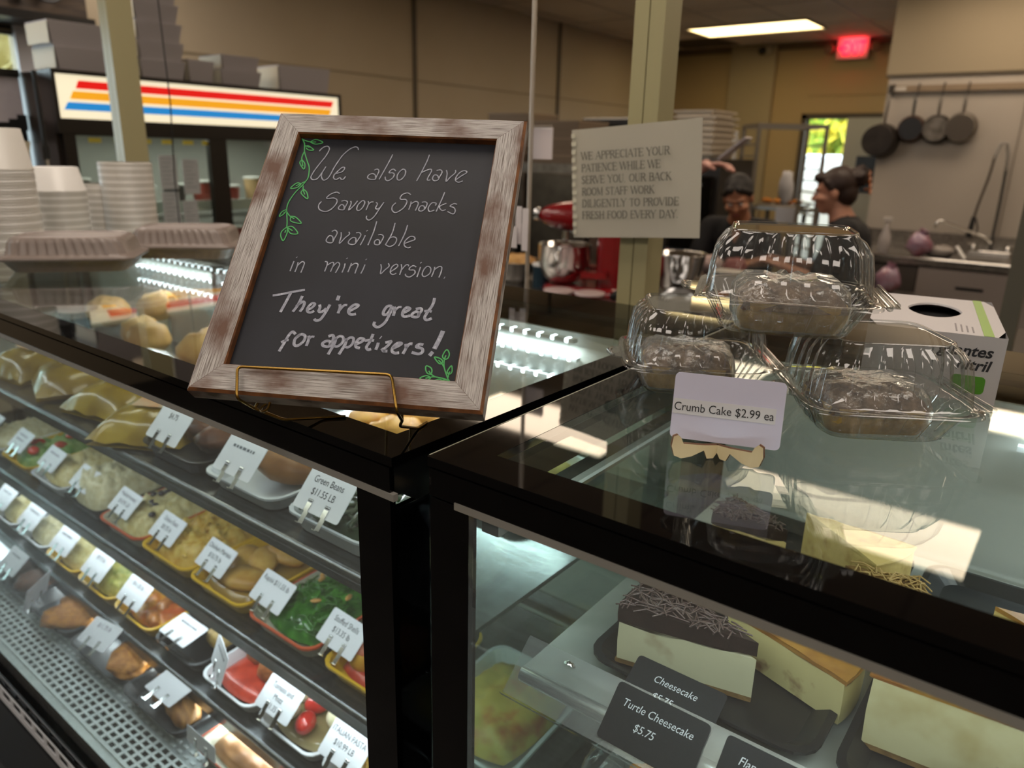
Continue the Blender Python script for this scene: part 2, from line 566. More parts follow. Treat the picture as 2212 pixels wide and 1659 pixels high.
for i, (dx, dz, h) in enumerate(((-.010, .0, .07), (.008, -.004, .072), (-.016, -.022, .04), (.012, -.02, .05))):
    MB().box((dx - .006, -.004 - .003 * i, dz - h / 2), (dx + .008, -.003 - .003 * i, dz + h / 2)).build('slip', mat('slip_paper', '#d8cfce', .7), t)
t = thing('spiral_pad', 'small white spiral notepad hanging behind the chalkboard corner', 'notepad', (-.842, 1.16, 1.52))
MB().box((-.026, 0, -.03), (.026, .004, .025)).build('pages', mat('pad_paper', '#d3c8c8', .7), t)
sp = MB()
for k in range(9):
    sp.tube([(-.022 + k * .0055, -.003, .022), (-.022 + k * .0055, .002, .029), (-.022 + k * .0055, .006, .022)], .0008, 5)
sp.build('spiral', CHROME, t)

# laminated notice
S = thing('notice', 'laminated white patience notice taped to the cream post', 'notice',
          M=frame((-.627, 1.132, 1.4585), (1, 0, .078), (-.07, 0, 1)))
pg = MB()
nx, ny = 16, 12
vs = []
for j in range(ny + 1):
    for i in range(nx + 1):
        u, v2 = i / nx - .5, j / ny - .5
        vs.append((u * .238, v2 * .181, .0035 * sin(u * 9 + v2 * 3) * abs(u) + .004 * (abs(u * 2) ** 3)))
pg.add(vs, [(j * (nx + 1) + i, j * (nx + 1) + i + 1, (j + 1) * (nx + 1) + i + 1, (j + 1) * (nx + 1) + i) for j in range(ny) for i in range(nx)], True)
pg.build('sheet', mat('notice_paper', '#b9b3a3', .28, coat=.6, noise=14, bump=.25), S)

SER = {  # serif capitals: strokes as (thick?, points) on a 0..1 high cell; width
    'W': (1.05, [(1, (0, 1), (.28, 0)), (0, (.28, 0), (.52, 1)), (1, (.52, 1), (.78, 0)), (0, (.78, 0), (1.02, 1))], [(0, 1), (.52, 1), (1.02, 1)]),
    'E': (.68, [(1, (.14, 0), (.14, 1)), (0, (.14, .98), (.62, .98)), (0, (.14, .52), (.5, .52)), (0, (.14, .02), (.64, .02)), (0, (.62, .98), (.62, .8)), (0, (.64, .02), (.64, .22)), (0, (.5, .42), (.5, .62))], [(.14, 0), (.14, 1)]),
    'A': (.8, [(0, (.05, 0), (.4, 1)), (1, (.4, 1), (.74, 0)), (0, (.18, .34), (.62, .34))], [(.05, 0), (.74, 0)]),
    'P': (.64, [(1, (.14, 0), (.14, 1)), (0, (.14, .98), (.42, .98)), (1, (.42, .98), (.58, .86), (.58, .64), (.42, .52)), (0, (.42, .5), (.14, .5))], [(.14, 0), (.14, 1)]),
    'R': (.74, [(1, (.14, 0), (.14, 1)), (0, (.14, .98), (.42, .98)), (1, (.42, .98), (.58, .86), (.58, .66), (.42, .54)), (0, (.42, .52), (.14, .52)), (1, (.38, .5), (.7, 0))], [(.14, 0), (.14, 1), (.7, 0)]),
    'C': (.74, [(0, (.66, .8), (.52, .97), (.36, .98)), (1, (.36, .98), (.14, .78), (.1, .5), (.16, .2), (.38, .02)), (0, (.38, .02), (.56, .04), (.68, .2)), (0, (.66, .98), (.66, .72))], []),
    'I': (.34, [(1, (.17, 0), (.17, 1))], [(.17, 0), (.17, 1)]),
    'T': (.7, [(1, (.35, 0), (.35, 1)), (0, (.04, .98), (.66, .98)), (0, (.04, .98), (.04, .78)), (0, (.66, .98), (.66, .78))], [(.35, 0)]),
    'Y': (.76, [(1, (.04, 1), (.37, .48)), (0, (.37, .48), (.7, 1)), (1, (.37, .5), (.37, 0))], [(.04, 1), (.7, 1), (.37, 0)]),
    'O': (.8, [(0, (.4, .99), (.3, .96)), (1, (.3, .96), (.11, .72), (.1, .3), (.3, .04)), (0, (.3, .04), (.4, .01), (.5, .04)), (1, (.5, .04), (.69, .28), (.7, .7), (.5, .96)), (0, (.5, .96), (.4, .99))], []),
    'U': (.8, [(1, (.16, 1), (.16, .3), (.24, .08), (.38, .01)), (0, (.38, .01), (.56, .06), (.64, .26), (.64, 1))], [(.16, 1), (.64, 1)]),
    'N': (.8, [(0, (.13, 0), (.13, 1)), (1, (.13, 1), (.66, 0)), (0, (.66, 0), (.66, 1))], [(.13, 0), (.13, 1), (.66, 1)]),
    'H': (.82, [(1, (.15, 0), (.15, 1)), (1, (.67, 0), (.67, 1)), (0, (.15, .5), (.67, .5))], [(.15, 0), (.15, 1), (.67, 0), (.67, 1)]),
    'L': (.66, [(1, (.14, 0), (.14, 1)), (0, (.14, .02), (.6, .02)), (0, (.6, .02), (.62, .24))], [(.14, 0), (.14, 1)]),
    'S': (.6, [(0, (.48, .8), (.4, .96), (.26, .98)), (1, (.26, .98), (.1, .82), (.18, .6), (.42, .42), (.48, .2), (.32, .03)), (0, (.32, .03), (.16, .04), (.08, .22)), (0, (.48, .97), (.48, .76)), (0, (.08, .02), (.08, .26))], []),
    'V': (.78, [(1, (.04, 1), (.38, 0)), (0, (.38, 0), (.72, 1))], [(.04, 1), (.72, 1)]),
    'B': (.7, [(1, (.14, 0), (.14, 1)), (0, (.14, .98), (.4, .98)), (1, (.4, .98), (.54, .86), (.54, .66), (.4, .55)), (0, (.4, .53), (.14, .53)), (1, (.4, .53), (.6, .42), (.6, .14), (.42, .02)), (0, (.42, .02), (.14, .02))], [(.14, 0), (.14, 1)]),
    'K': (.8, [(1, (.14, 0), (.14, 1)), (0, (.62, 1), (.16, .46)), (1, (.28, .58), (.7, 0))], [(.14, 0), (.14, 1), (.62, 1), (.7, 0)]),
    'M': (.98, [(0, (.14, 0), (.14, 1)), (1, (.14, 1), (.48, .06)), (0, (.48, .06), (.82, 1)), (1, (.82, 1), (.82, 0))], [(.14, 0), (.14, 1), (.82, 1), (.82, 0)]),
    'F': (.62, [(1, (.14, 0), (.14, 1)), (0, (.14, .98), (.58, .98)), (0, (.14, .52), (.46, .52)), (0, (.58, .98), (.58, .78)), (0, (.46, .42), (.46, .62))], [(.14, 0), (.14, 1)]),
    'D': (.8, [(1, (.14, 0), (.14, 1)), (0, (.14, .98), (.4, .98)), (1, (.4, .98), (.64, .78), (.68, .5), (.62, .2), (.4, .02)), (0, (.4, .02), (.14, .02))], [(.14, 0), (.14, 1)]),
    'G': (.82, [(0, (.66, .8), (.52, .97), (.36, .98)), (1, (.36, .98), (.14, .78), (.1, .5), (.16, .2), (.38, .02)), (0, (.38, .02), (.6, .08)), (1, (.64, .06), (.64, .42)), (0, (.5, .42), (.74, .42)), (0, (.66, .98), (.66, .74))], []),
    '.': (.3, [(1, (.1, .0), (.1, .1))], []), ' ': (.42, [], [])}

def serif_line(mb, s, x, y, h, z, width=None):
    adv = sum(SER[c][0] for c in s)
    k = (width / adv) if width else h
    for c in s:
        w, strokes, ser = SER[c]
        for st in strokes:
            pts = [(x + p[0] * k, y + p[1] * h) for p in st[1:]]
            ribbon(mb, smooth_path(pts, 4), (.115 if st[0] else .055) * h, z)
        for p in ser:
            ribbon(mb, [(x + (p[0] - .12) * k, y + p[1] * h), (x + (p[0] + .12) * k, y + p[1] * h)], .045 * h, z)
        x += w * k

tx = MB()
LN = [('WE APPRECIATE YOUR', .166), ('PATIENCE WHILE WE', .150), ('SERVE YOU. OUR BACK', .170), ('ROOM STAFF WORK', .140), ('DILIGENTLY TO PROVIDE', .183), ('FRESH FOOD EVERY DAY.', .183)]
for i, (s, w) in enumerate(LN):
    serif_line(tx, s, -.1, .040 - i * .0197, .0126, .0052, w)
tx.build('lettering', mat('faded_print', '#45423c', .6), S)
sv = MB()
for i in range(13):
    sv.box((-.119, -.085 + i * .0135, .0055), (-.112 + (i % 3) * .001, -.078 + i * .0135, .0062))
sv.build('punched_edge', mat('sleeve_edge', '#d2cdb8', .25), S)

# ------------------------------------------------------------ refrigerated display cases
TOP = 1.27

def frit_ring(outer, inner, z0, z1, name, m, parent):
    (a0, b0, a1, b1), (c0, d0, c1, d1) = outer, inner
    mb = MB()
    mb.box((a0, b0, z0), (a1, d0, z1)).box((a0, d1, z0), (a1, b1, z1)).box((a0, d0, z0), (c0, d1, z1)).box((c1, d0, z0), (a1, d1, z1))
    return mb.build(name, m, parent)

# case A, left
A0, A1, AF, AK = -2.36, -.403, .371, 1.057
A = thing('display_case', 'left refrigerated deli case full of trays with white price cards', 'display case', (A0, AF, 0))
def case_parts(root, x0, x1, yf, yb, inner, fx0, fx1, zb, side_left, side_right):
    bpy.context.view_layer.update()
    inv = root.matrix_world.inverted()
    def pt(mb, name, m, parent=None):
        o = mb.build(name, m, parent or root)
        if parent is None:
            o.matrix_parent_inverse = inv
        return o
    ix0, iy0, ix1, iy1 = inner
    o = frit_ring((x0, yf, x1, yb), inner, TOP - .008, TOP, 'top_border', BLACKG, root)
    o.matrix_parent_inverse = inv
    pt(MB().box((ix0 + .0005, iy0 + .0005, TOP - .0078), (ix1 - .0005, iy1 - .0005, TOP - .0001)), 'top_glass', WINDOWG)
    # frame rails under the glass edge
    zf = 1.2455
    pt(MB().box((x0 + .004, yf + .004, zf - .012), (x1 - .004, yf + .03, TOP - .0085)), 'front_rail', BLACKM)
    pt(MB().box((x0 + .004, yb - .03, 1.2), (x1 - .004, yb - .004, TOP - .0085)), 'rear_rail', BLACKM)
    for xx in ((x0 + .004, x0 + .03), (x1 - .03, x1 - .004)):
        pt(MB().box((xx[0], yf + .03, 1.222), (xx[1], yb - .03, TOP - .0085)), 'side_rail', BLACKM)
    # front: black band, silver strip, glass with black border at the ends
    pt(MB().box((x0 + .003, yf - .001, 1.238), (x1 - .002, yf + .004, TOP - .009)), 'front_band', BLACKG)
    pt(MB().box((fx0, yf - .002, 1.2335), (fx1, yf + .003, 1.2395)), 'silver_strip', mat('silver_strip', '#8b8983', .5))
    e0, e1 = x0 + .003, x1 - .003
    pt(MB().box((e0, yf, zb), (e0 + .040, yf + .006, 1.236)), 'front_border', BLACKG)
    pt(MB().box((e1 - .040, yf, zb), (e1, yf + .006, 1.236)), 'front_border', BLACKG)
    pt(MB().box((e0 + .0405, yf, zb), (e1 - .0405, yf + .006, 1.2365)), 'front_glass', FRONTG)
    # end panels: black edge bands and clear glass
    for xa in (x0 + .004, x1 - .010):
        pt(MB().box((xa, yf + .008, zb), (xa + .006, yf + .05, 1.222)), 'end_border', BLACKG)
        pt(MB().box((xa, yb - .06, zb), (xa + .006, yb - .03, 1.222)), 'end_border', BLACKG)
        pt(MB().box((xa + .001, yf + .0505, zb), (xa + .005, yb - .0605, 1.221)), 'end_glass', WINDOWG)
    return pt, inv

aint = (A0 + .036, .410, -.438, .953)
apt, ainv = case_parts(A, A0, A1, AF, AK, aint, A0 + .03, -.4, .515, True, True)
# body below the glass
apt(MB().box((A0 + .01, AF + .03, .08), (A1 - .01, AK - .01, .40)), 'base_cabinet', mat('case_body', '#2a2726', .5))
apt(MB().box((A0 + .03, AF + .06, 0), (A1 - .03, AK - .04, .08)), 'kickplate', BLACKM)
apt(MB().box((A0 + .004, AF - .012, .500), (A1 - .004, AF + .012, .522)), 'lower_rail', BLACKG)
vent = MB()
n = 39
wd = (A1 - A0 - .008) / n
vent.box((A0 + .004, AF - .018, .4925), (A1 - .004, AF - .0165, .498)).box((A0 + .004, AF - .018, .460), (A1 - .004, AF - .0165, .4765))
for k in range(n):
    x = A0 + .004 + wd * k
    vent.box((x, AF - .018, .4765), (x + wd * .27, AF - .0165, .4925))
apt(vent, 'air_intake_grille', mat('white_grille', '#e4e4e8', .4))
apt(MB().box((A0 + .01, AF - .002, .40), (A1 - .01, AF + .028, .499)), 'intake_backing', mat('intake_dark', '#030303', .7))
# interior: deck, grille with slots, rear doors, steps
apt(MB().box((A0 + .012, AF + .013, .505), (A1 - .012, .400, .512)), 'front_sill', GALV)
apt(MB().box((A0 + .012, .400, .44), (A1 - .012, .466, .450)), 'return_duct', mat('duct_dark', '#3b4446', .6))
apt(MB().box((A0 + .012, .40, .498), (A1 - .012, .404, .516)), 'sill_lip', GALV)
gr = MB()
gx0, gx1, gy0, nr, pxx, pyy = A0 + .02, A1 - .02, .404, 5, .0212, .0125
ncol = int((gx1 - gx0) / pxx)
hx, hy = .0142, .0082
for c in range(ncol):
    for r in range(nr):
        x, y = gx0 + c * pxx, gy0 + r * pyy
        a, b = (pxx - hx) / 2, (pyy - hy) / 2
        z = .516
        X = [x, x + a, x + a + hx, x + pxx]
        Y = [y, y + b, y + b + hy, y + pyy]
        base = [(X[i], Y[j], z) for j in range(4) for i in range(4)]
        gr.add(base, [(j * 4 + i, j * 4 + i + 1, j * 4 + i + 5, j * 4 + i + 4) for j in range(3) for i in range(3) if not (i == 1 and j == 1)])
        gr.add([(X[i], Y[j], zz) for j in (1, 2) for i in (1, 2) for zz in (z, z - .002)], [(0, 2, 3, 1), (4, 5, 7, 6), (0, 1, 5, 4), (2, 6, 7, 3)])
apt(gr, 'slotted_air_grille', GALV)
apt(MB().box((A0 + .012, .4665, .49), (A1 - .012, .95, .5145)), 'deck', mat('deck_steel', '#b4babb', .4, .6, noise=30, col2='#9aa0a2'))
lv = MB()
for c in range(int((gx1 - gx0) / .0212)):
    for r in range(2):
        lv.rbox((gx0 + c * .0212, .472 + r * .012, .514), (gx0 + c * .0212 + .012, .478 + r * .012, .5165), .002, 2)
apt(lv, 'deck_louvers', GALV)

def shelf(pt, x0, x1, y0, y1, z, drop, m, name='shelf'):
    mb = MB().box((x0, y0 + .008, z - .006), (x1, y1, z))
    mb.tube([(x0, y0 + .008, z - .008), (x1, y0 + .008, z - .008)], .008, 12)
    mb.box((x0, y0 + .001, z - drop), (x1, y0 + .006, z - .006))
    return pt(mb, name, m)
SHM = mat('shelf_steel', '#85878a', .24, .9, noise=18, col2='#6c6e70', stretch=(1, 8, 8))
shelf(apt, A0 + .02, A1 - .02, .488, .93, 1.034, .022, SHM)
shelf(apt, A0 + .02, A1 - .02, .568, .93, .725, .03, SHM)
shelf(apt, A0 + .02, A1 - .02, .532, .93, .580, .028, SHM)
br = MB()
for x in (-2.3, -1.6, -1.0, -.46):
    br.box((x, .93, .5), (x + .02, .95, 1.235))
apt(br, 'shelf_uprights', STEELD)
rd = MB().box((A0 + .02, .955, .5), (A1 - .02, .962, 1.235))
apt(rd, 'rear_door', mat('rear_door', '#c3c6be', .45))
apt(MB().box((A0 + .02, .948, .72), (A1 - .02, .955, .76)), 'door_rail', STEEL)

def led_strip(pt, inv, x0, x1, y, z, nd, power, root, rot, name='light_strip', dots=True):
    b = MB().box((x0, y - .006, z - .003), (x1, y + .006, z + .003))
    o = pt(b, name, mat('strip_base', '#e9f0f2', .5))
    d = MB()
    for k in range(nd):
        x = x0 + (k + .5) * (x1 - x0) / nd
        d.rbox((x - .0035, y - .007, z - .0035), (x + .0035, y + .007, z + .0035), .002, 2)
    d.build('light_dots', LED, o)
    if power:
        l = area_light('strip_glow', ((x0 + x1) / 2, y, z - .006), x1 - x0, .012, power, (.88, .95, 1.0), rot)
        l.parent = root
        l.matrix_parent_inverse = inv
    return o
# lights inside the left case: strips behind the front band, under the shelves; the rear rows are reflections built as glowing strips
led_strip(apt, ainv, A0 + .1, A1 - .05, .412, 1.2535, 60, .7, A, (radians(30), 0, 0))
led_strip(apt, ainv, A0 + .1, A1 - .05, .503, 1.018, 60, 2.0, A, (radians(14), 0, 0))
led_strip(apt, ainv, A0 + .1, A1 - .05, .585, .706, 60, 1.5, A, (radians(10), 0, 0))
led_strip(apt, ainv, A0 + .1, A1 - .05, .552, .561, 60, 3.2, A, (radians(-25), 0, 0))
led_strip(apt, ainv, -1.98, -.60, .935, 1.228, 52, 4.2, A, (radians(-20), 0, 0))
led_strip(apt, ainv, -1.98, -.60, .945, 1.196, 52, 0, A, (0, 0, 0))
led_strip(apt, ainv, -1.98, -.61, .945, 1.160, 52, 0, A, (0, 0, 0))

# ------------------------------------------------------------ trays, food, price cards
TRAYS = {'white': mat('tray_white', '#e6e8ec', .3), 'yellow': mat('tray_yellow', '#eab92c', .35), 'black': mat('tray_black', '#131418', .4),
         'clear': mat('tray_clear', '#c9ced2', .25), 'teal': mat('tray_painted', '#d9d6c2', .35), 'rim_orange': mat('rim_orange', '#d9623a', .35),
         'band_teal': mat('band_teal', '#2e7c78', .35), 'foil': mat('tray_foil', '#c8c8c6', .25, .9)}

def tray(label, x, y, z, w, d, h, color, tilt=0.0, group=None, rim=None, rz=0.0):
    t = thing('serving_tray', label, 'tray', (x, y, z), rz, group)
    t.rotation_euler[0] = tilt
    m = TRAYS[color]
    b = MB()
    r = .025
    b.rings([ring3(w * .82, d * .86, r * .8, 0), ring3(w * .95, d * .96, r, h - .004), ring3(w, d, r, h - .003), ring3(w, d, r, h),
             ring3(w * .94, d * .955, r, h), ring3(w * .80, d * .84, r * .8, .004)], True, True, smooth=False)
    b.build('dish', m, t)
    if rim:
        q = MB()
        q.rings([ring3(w * 1.004, d * 1.004, r, h - .003), ring3(w * 1.004, d * 1.004, r, h + .0012), ring3(w * .955, d * .965, r, h + .0012)], False, False, smooth=False)
        q.build('rim', TRAYS[rim], t)
        q = MB()
        q.rings([ring3(w * .943, d * .957, r, h - .0015), ring3(w * .89, d * .91, r, h - .014)], False, False, smooth=False)
        q.build('painted_band', TRAYS['band_teal'] if rim == 'rim_orange' else mat('band_painted', '#d97a2a', .4, noise=26, col2='#7a9a3a', ramp=(.48, .52)), t)
    return t

def heap(name, label, cat, x, y, z, w, d, h, m, seed, rough=.35, scale=26, tilt=0, kind='stuff', group=None, res=22):
    """mounded food in a tray: rounded rectangle whose height carries noise"""
    mb = MB()
    rr = []
    n = res
    for j in range(n + 1):
        row = []
        for i in range(n + 1):
            u, v = (i / n) * 2 - 1, (j / n) * 2 - 1
            # square to squircle
            uu, vv = u * sqrt(1 - v * v * .25), v * sqrt(1 - u * u * .25)
            e = max(abs(u), abs(v))
            f = max(0, 1 - e ** 3)
            q = mnoise.noise(Vector((uu * w * scale * 1.0 + seed * 7, vv * d * scale + seed * 3, seed)))
            q2 = mnoise.noise(Vector((uu * w * scale * 3 + seed, vv * d * scale * 3, seed + 9)))
            row.append((uu * w / 2, vv * d / 2, f ** .5 * h * (1 + rough * q + rough * .5 * q2) if e < 1 else -.004))
        rr.append(row)
    vs = [p for r in rr for p in r]
    k = n + 1
    mb.add(vs, [(j * k + i, j * k + i + 1, (j + 1) * k + i + 1, (j + 1) * k + i) for j in range(n) for i in range(n)], True)
    o = mb.build(name, m, None, (x, y, z))
    o.rotation_euler[0] = tilt
    tag(o, label, cat, group)
    if kind:
        o['kind'] = kind
    return o

def lumps(name, labels, cat, spots, rad, m, seed, group, rough=.18, scale=2.2, each=None):
    """countable rounded pieces, every one an object"""
    rnd = random.Random(seed)
    out = []
    for i, (x, y, z) in enumerate(spots):
        s = rnd.uniform(0, 50)
        r = [q * rnd.uniform(.92, 1.08) for q in (rad if isinstance(rad, tuple) else (rad,) * 3)]
        mb = MB().ball((0, 0, 0), tuple(r), 16, 10, lambda d_: 1 + rough * mnoise.noise(d_ * scale + Vector((s, 0, 0))) + rough * .4 * mnoise.noise(d_ * scale * 3 + Vector((s, 5, 0))))
        o = mb.build(name, m, None, (x, y, z))
        o.rotation_euler = (rnd.uniform(-.2, .2), rnd.uniform(-.2, .2), rnd.uniform(0, 3.1))
        tag(o, labels[i] if isinstance(labels, list) else labels, cat, group)
        out.append(o)
    return out

def strands(name, label, cat, x, y, z, w, d, h, m, seed, n=90, r=.0022, L=.05, group=None, curl=.5):
    rnd = random.Random(seed)
    mb = MB()
    for i in range(n):
        px, py = rnd.uniform(-w / 2, w / 2) * .86, rnd.uniform(-d / 2, d / 2) * .86
        pz = rnd.uniform(.2, 1) * h * (1 - .6 * max(abs(px) / (w / 2), abs(py) / (d / 2)) ** 2)
        a = rnd.uniform(0, 2 * pi)
        pts = []
        for k in range(5):
            q = (k / 4 - .5) * L
            b = a + curl * sin(k * 1.3 + i)
            pts.append((max(-w * .46, min(w * .46, px + cos(b) * q)), max(-d * .46, min(d * .46, py + sin(b) * q)), max(.002, pz + rnd.uniform(-.004, .004) - abs(k - 2) * .002)))
        mb.tube(pts, [r * .6, r, r, r, r * .6], 5)
    o = mb.build(name, m, None, (x, y, z))
    return stuff(tag(o, label, cat, group))

def price_card(label, x, y, z, lines, lean=55, rz=0.0, roll=0.0, w=.0856, h=.054, blank=0, group='white price cards in the deli case', flat=False):
    """white card held by two small steel clips; leans back by lean degrees"""
    a = radians(90 - lean) if not flat else radians(12)
    t = thing('price_card', label, 'price card', (x, y, z), rz, group)
    M = Matrix.Rotation(a, 4, 'X') @ Matrix.Rotation(roll, 4, 'Z')
    b = MB()
    b.M = M
    b.prism(rrect(w, h, .0035, 3, (0, h / 2)), -.0004, .0004)
    b.build('card', CARDW, t)
    i = MB()
    i.M = M
    yy = h - .017
    for s in lines:
        vs, fs = text_mb(s, .0128, 'CENTER')
        wid = max(v[0] for v in vs) - min(v[0] for v in vs)
        kx = min(.84, (w - .012) / max(.001, wid))
        i.add([(v[0] * kx - .002, v[1] + yy, .0007) for v in vs], fs)
        yy -= .0155
    rnd = random.Random(int(abs(x) * 1e4))
    for k in range(blank):
        xx = -.026
        while xx < .02 - .01 * k:
            q = rnd.uniform(.003, .008)
            i.add([(xx, yy, .0007), (xx + q, yy, .0007), (xx + q, yy + .004, .0007), (xx, yy + .004, .0007)], [(0, 1, 2, 3)])
            xx += q + .0022
        yy -= .012
    if i.v:
        i.build('lettering', INKG if blank else INK, t)
    for sx in (-1, 1):
        c = MB()
        c.M = M
        px = sx * .016
        c.box((px - .004, -.016, -.0012), (px + .004, .012, -.0006)).box((px - .004, .0, .0006), (px + .004, .011, .0014)).box((px - .004, -.0165, -.004), (px + .004, -.0155, .0045))
        c.M = M @ Matrix.Translation((px, .014, 0)) @ Matrix.Rotation(radians(90), 4, 'Y')
        c.lathe([(.0022, -.004), (.0022, .004)], seg=8)
        c.build('clip', CHROME, t)
    return t

PASTA = mat('food_pasta', '#e3c46a', .4, noise=60, col2='#c99a3a', bump=.5, sub=.1)
PASTAP = mat('food_pale_pasta', '#e6d9a8', .4, noise=70, col2='#cfbb7a', bump=.6)
PASTAG = mat('food_green_pasta', '#c9bf6e', .4, noise=60, col2='#8c9440', bump=.6)
SALADC = mat('food_cream_salad', '#e2d8b4', .4, noise=80, col2='#c9bc90', bump=.6)
ORZO = mat('food_orzo', '#e4d7a0', .4, noise=160, col2='#c8b676', bump=.8)
CHICK = mat('food_chicken', '#d3a859', .4, noise=34, col2='#b98538', bump=.5)
CUTLET = mat('food_cutlet', '#c9862e', .55, noise=90, col2='#a3611c', bump=.8)
ROAST = mat('food_roast', '#9a6a37', .45, noise=30, col2='#7c4f24', bump=.5)
DARKM = mat('food_dark_meat', '#6d4128', .4, noise=30, col2='#3e2418', bump=.5)
GREEN = mat('food_greens', '#4d8f30', .28, noise=40, col2='#245c1a', coat=.6)
BEAN = mat('food_green_beans', '#35502f', .3, noise=30, col2='#22361f', coat=.3)
REDS = mat('food_red_sauce', '#c8442a', .3, noise=60, col2='#a9301c', coat=.4)
TOMATO = mat('food_tomato', '#c8332a', .18, coat=.6, noise=20, col2='#a82218')
MOZZ = mat('food_mozzarella', '#f1e8c4', .35, noise=50, col2='#d9cf9c', ramp=(.5, .8))
SHELL = mat('food_shell_pasta', '#dfb03e', .4, noise=30, col2='#c98d24', bump=.3)
CHEESE = mat('food_melted_cheese', '#d98a70', .4, noise=50, col2='#c2452f', ramp=(.4, .6))
CARROT = mat('food_garlic', '#dba25c', .4)
PEPR = mat('food_red_pepper', '#cf3a24', .25, coat=.4)
CUKE = mat('food_cucumber', '#9db46a', .35, noise=40, col2='#5d8a3a')
POTATO = mat('food_potato', '#b89a5c', .5, noise=40, col2='#8c7038')
OLIVE = mat('food_olive', '#2c2530', .2, coat=.5)
CHIP = mat('food_chips_bag', '#b69a3c', .25, noise=16, col2='#8c6f22', coat=.5)
LACE = mat('paper_lace', '#d9d9d6', .6)
BREAD = mat('food_bread', '#c79d5c', .6, noise=24, col2='#a87838', bump=.4)

random.seed(5)
Z2, Y2, D2 = .727, .690, .20
# second shelf, from the right end of the case towards the left
G2 = 'trays on the middle shelf of the deli case'
row2 = [(-.535, 'white', 'white tray on the middle deli shelf hard against the right end glass', None),
        (-.728, 'yellow', 'yellow vegetable-painted tray of stuffed shells, right end of the middle shelf', 'yellow'),
        (-.925, 'teal', 'orange-rimmed painted tray of dark green rapini on the middle shelf', 'rim_orange'),
        (-1.108, 'yellow', 'yellow tray of brown chicken marsala on the middle shelf', 'yellow'),
        (-1.285, 'yellow', 'yellow tray of pale golden pasta left of the chicken marsala', 'yellow'),
        (-1.462, 'teal', 'orange-rimmed painted tray of pasta salad with olives on the middle shelf', 'rim_orange'),
        (-1.640, 'black', 'black tray heaped with creamy salad on the middle shelf', None),
        (-1.815, 'white', 'white tray of pale pasta beside the black creamy salad tray', None),
        (-1.99, 'yellow', 'yellow tray of mixed vegetables with red pepper on the middle shelf', 'yellow'),
        (-2.17, 'white', 'white tray at the far left of the middle deli shelf', None)]
for x, c, lab, rim in row2:
    tray(lab, x, Y2, Z2, .172, D2, .032, c, radians(4), G2, rim)
zf = Z2 + .018
heap('pasta_bake', 'red and yellow baked pasta in the tray against the right end glass', 'pasta', -.535, Y2, zf, .14, .17, .03, mat('food_bake', '#d9c46a', .45, noise=26, col2='#c46a42', ramp=(.5, .7)), 3)
# stuffed shells
for i, (dx, dy, k) in enumerate(((.045, -.052, 1.15), (-.03, -.052, .95), (.044, .012, 1.0), (-.03, .012, 1.0), (.0, .062, 1.0))):
    t = thing('stuffed_shell', ['bare yellow stuffed shell at the front right of the yellow tray', 'front left stuffed pasta shell with pink cheese in the yellow tray',
                                'middle right stuffed pasta shell under pink melted cheese', 'middle left stuffed pasta shell under red sauce', 'rearmost stuffed pasta shell in the yellow tray'][i],
              'stuffed shell', (-.728 + dx, Y2 + dy, zf + .010), .4 * i, 'stuffed shells in the yellow tray')
    MB().ball((0, 0, 0), (.031 * k, .026 * k, .025 * k), 18, 12, lambda d_: 1 + .03 * sin(d_.x * 22)).build('pasta_shell', SHELL, t)
    if i:
        MB().ball((0, .004, .014), (.027, .021, .014), 16, 9, lambda d_: 1 + .2 * mnoise.noise(d_ * 3 + Vector((i, 0, 0)))).build('melted_cheese', CHEESE, t)
heap('tomato_sauce', 'orange red tomato sauce under the stuffed shells', 'sauce', -.728, Y2, zf - .006, .145, .172, .012, REDS, 4)
heap('rapini', 'bed of dark cooked rapini leaves in the orange-rimmed tray', 'greens', -.925, Y2, zf - .004, .138, .168, .03, GREEN, 5, .6, 50)
strands('rapini_stems', 'glossy rapini stems lying over the leaves in the painted tray', 'greens', -.925, Y2, zf + .006, .14, .165, .03, GREEN, 6, 130, .0022, .05)
rnd = random.Random(3)
for i in range(7):
    o = MB().ball((0, 0, 0), (.0095, .0045, .003), 10, 6).build('garlic_slice', CARROT, None, (-.925 + rnd.uniform(-.05, .055), Y2 + rnd.uniform(-.04, .06), zf + .040))
    o.rotation_euler = (rnd.uniform(-.3, .3), rnd.uniform(-.3, .3), rnd.uniform(0, 3))
    tag(o, 'golden garlic slice lying on the cooked rapini', 'garlic', 'garlic slices on the rapini')
lumps('chicken_cutlet', ['front chicken marsala cutlet in brown sauce', 'middle chicken marsala cutlet in brown sauce', 'rear chicken marsala cutlet in brown sauce', 'left chicken marsala cutlet leaning on the tray side'], 'chicken',
      [(-1.095, Y2 - .045, zf + .012), (-1.115, Y2 + .005, zf + .016), (-1.10, Y2 + .05, zf + .02), (-1.145, Y2 - .01, zf + .01)], (.05, .032, .016), CHICK, 7, 'chicken marsala cutlets')
heap('marsala_sauce', 'glossy brown marsala sauce in the yellow chicken tray', 'sauce', -1.108, Y2, zf - .006, .145, .172, .012, mat('food_marsala', '#9c7a38', .2, coat=.5), 8)
heap('golden_pasta', 'mound of golden pasta and chicken in a yellow tray', 'pasta', -1.285, Y2, zf - .004, .145, .175, .04, PASTA, 9, .6, 40)
strands('golden_pasta_twists', 'loose pasta twists on the golden pasta mound', 'pasta', -1.285, Y2, zf + .004, .14, .165, .045, PASTA, 10, 70, .004, .035)
heap('olive_pasta_salad', 'pale pasta salad in the orange-rimmed olive tray', 'pasta salad', -1.462, Y2, zf - .004, .14, .17, .038, PASTAP, 11, .6, 44)
rnd = random.Random(8)
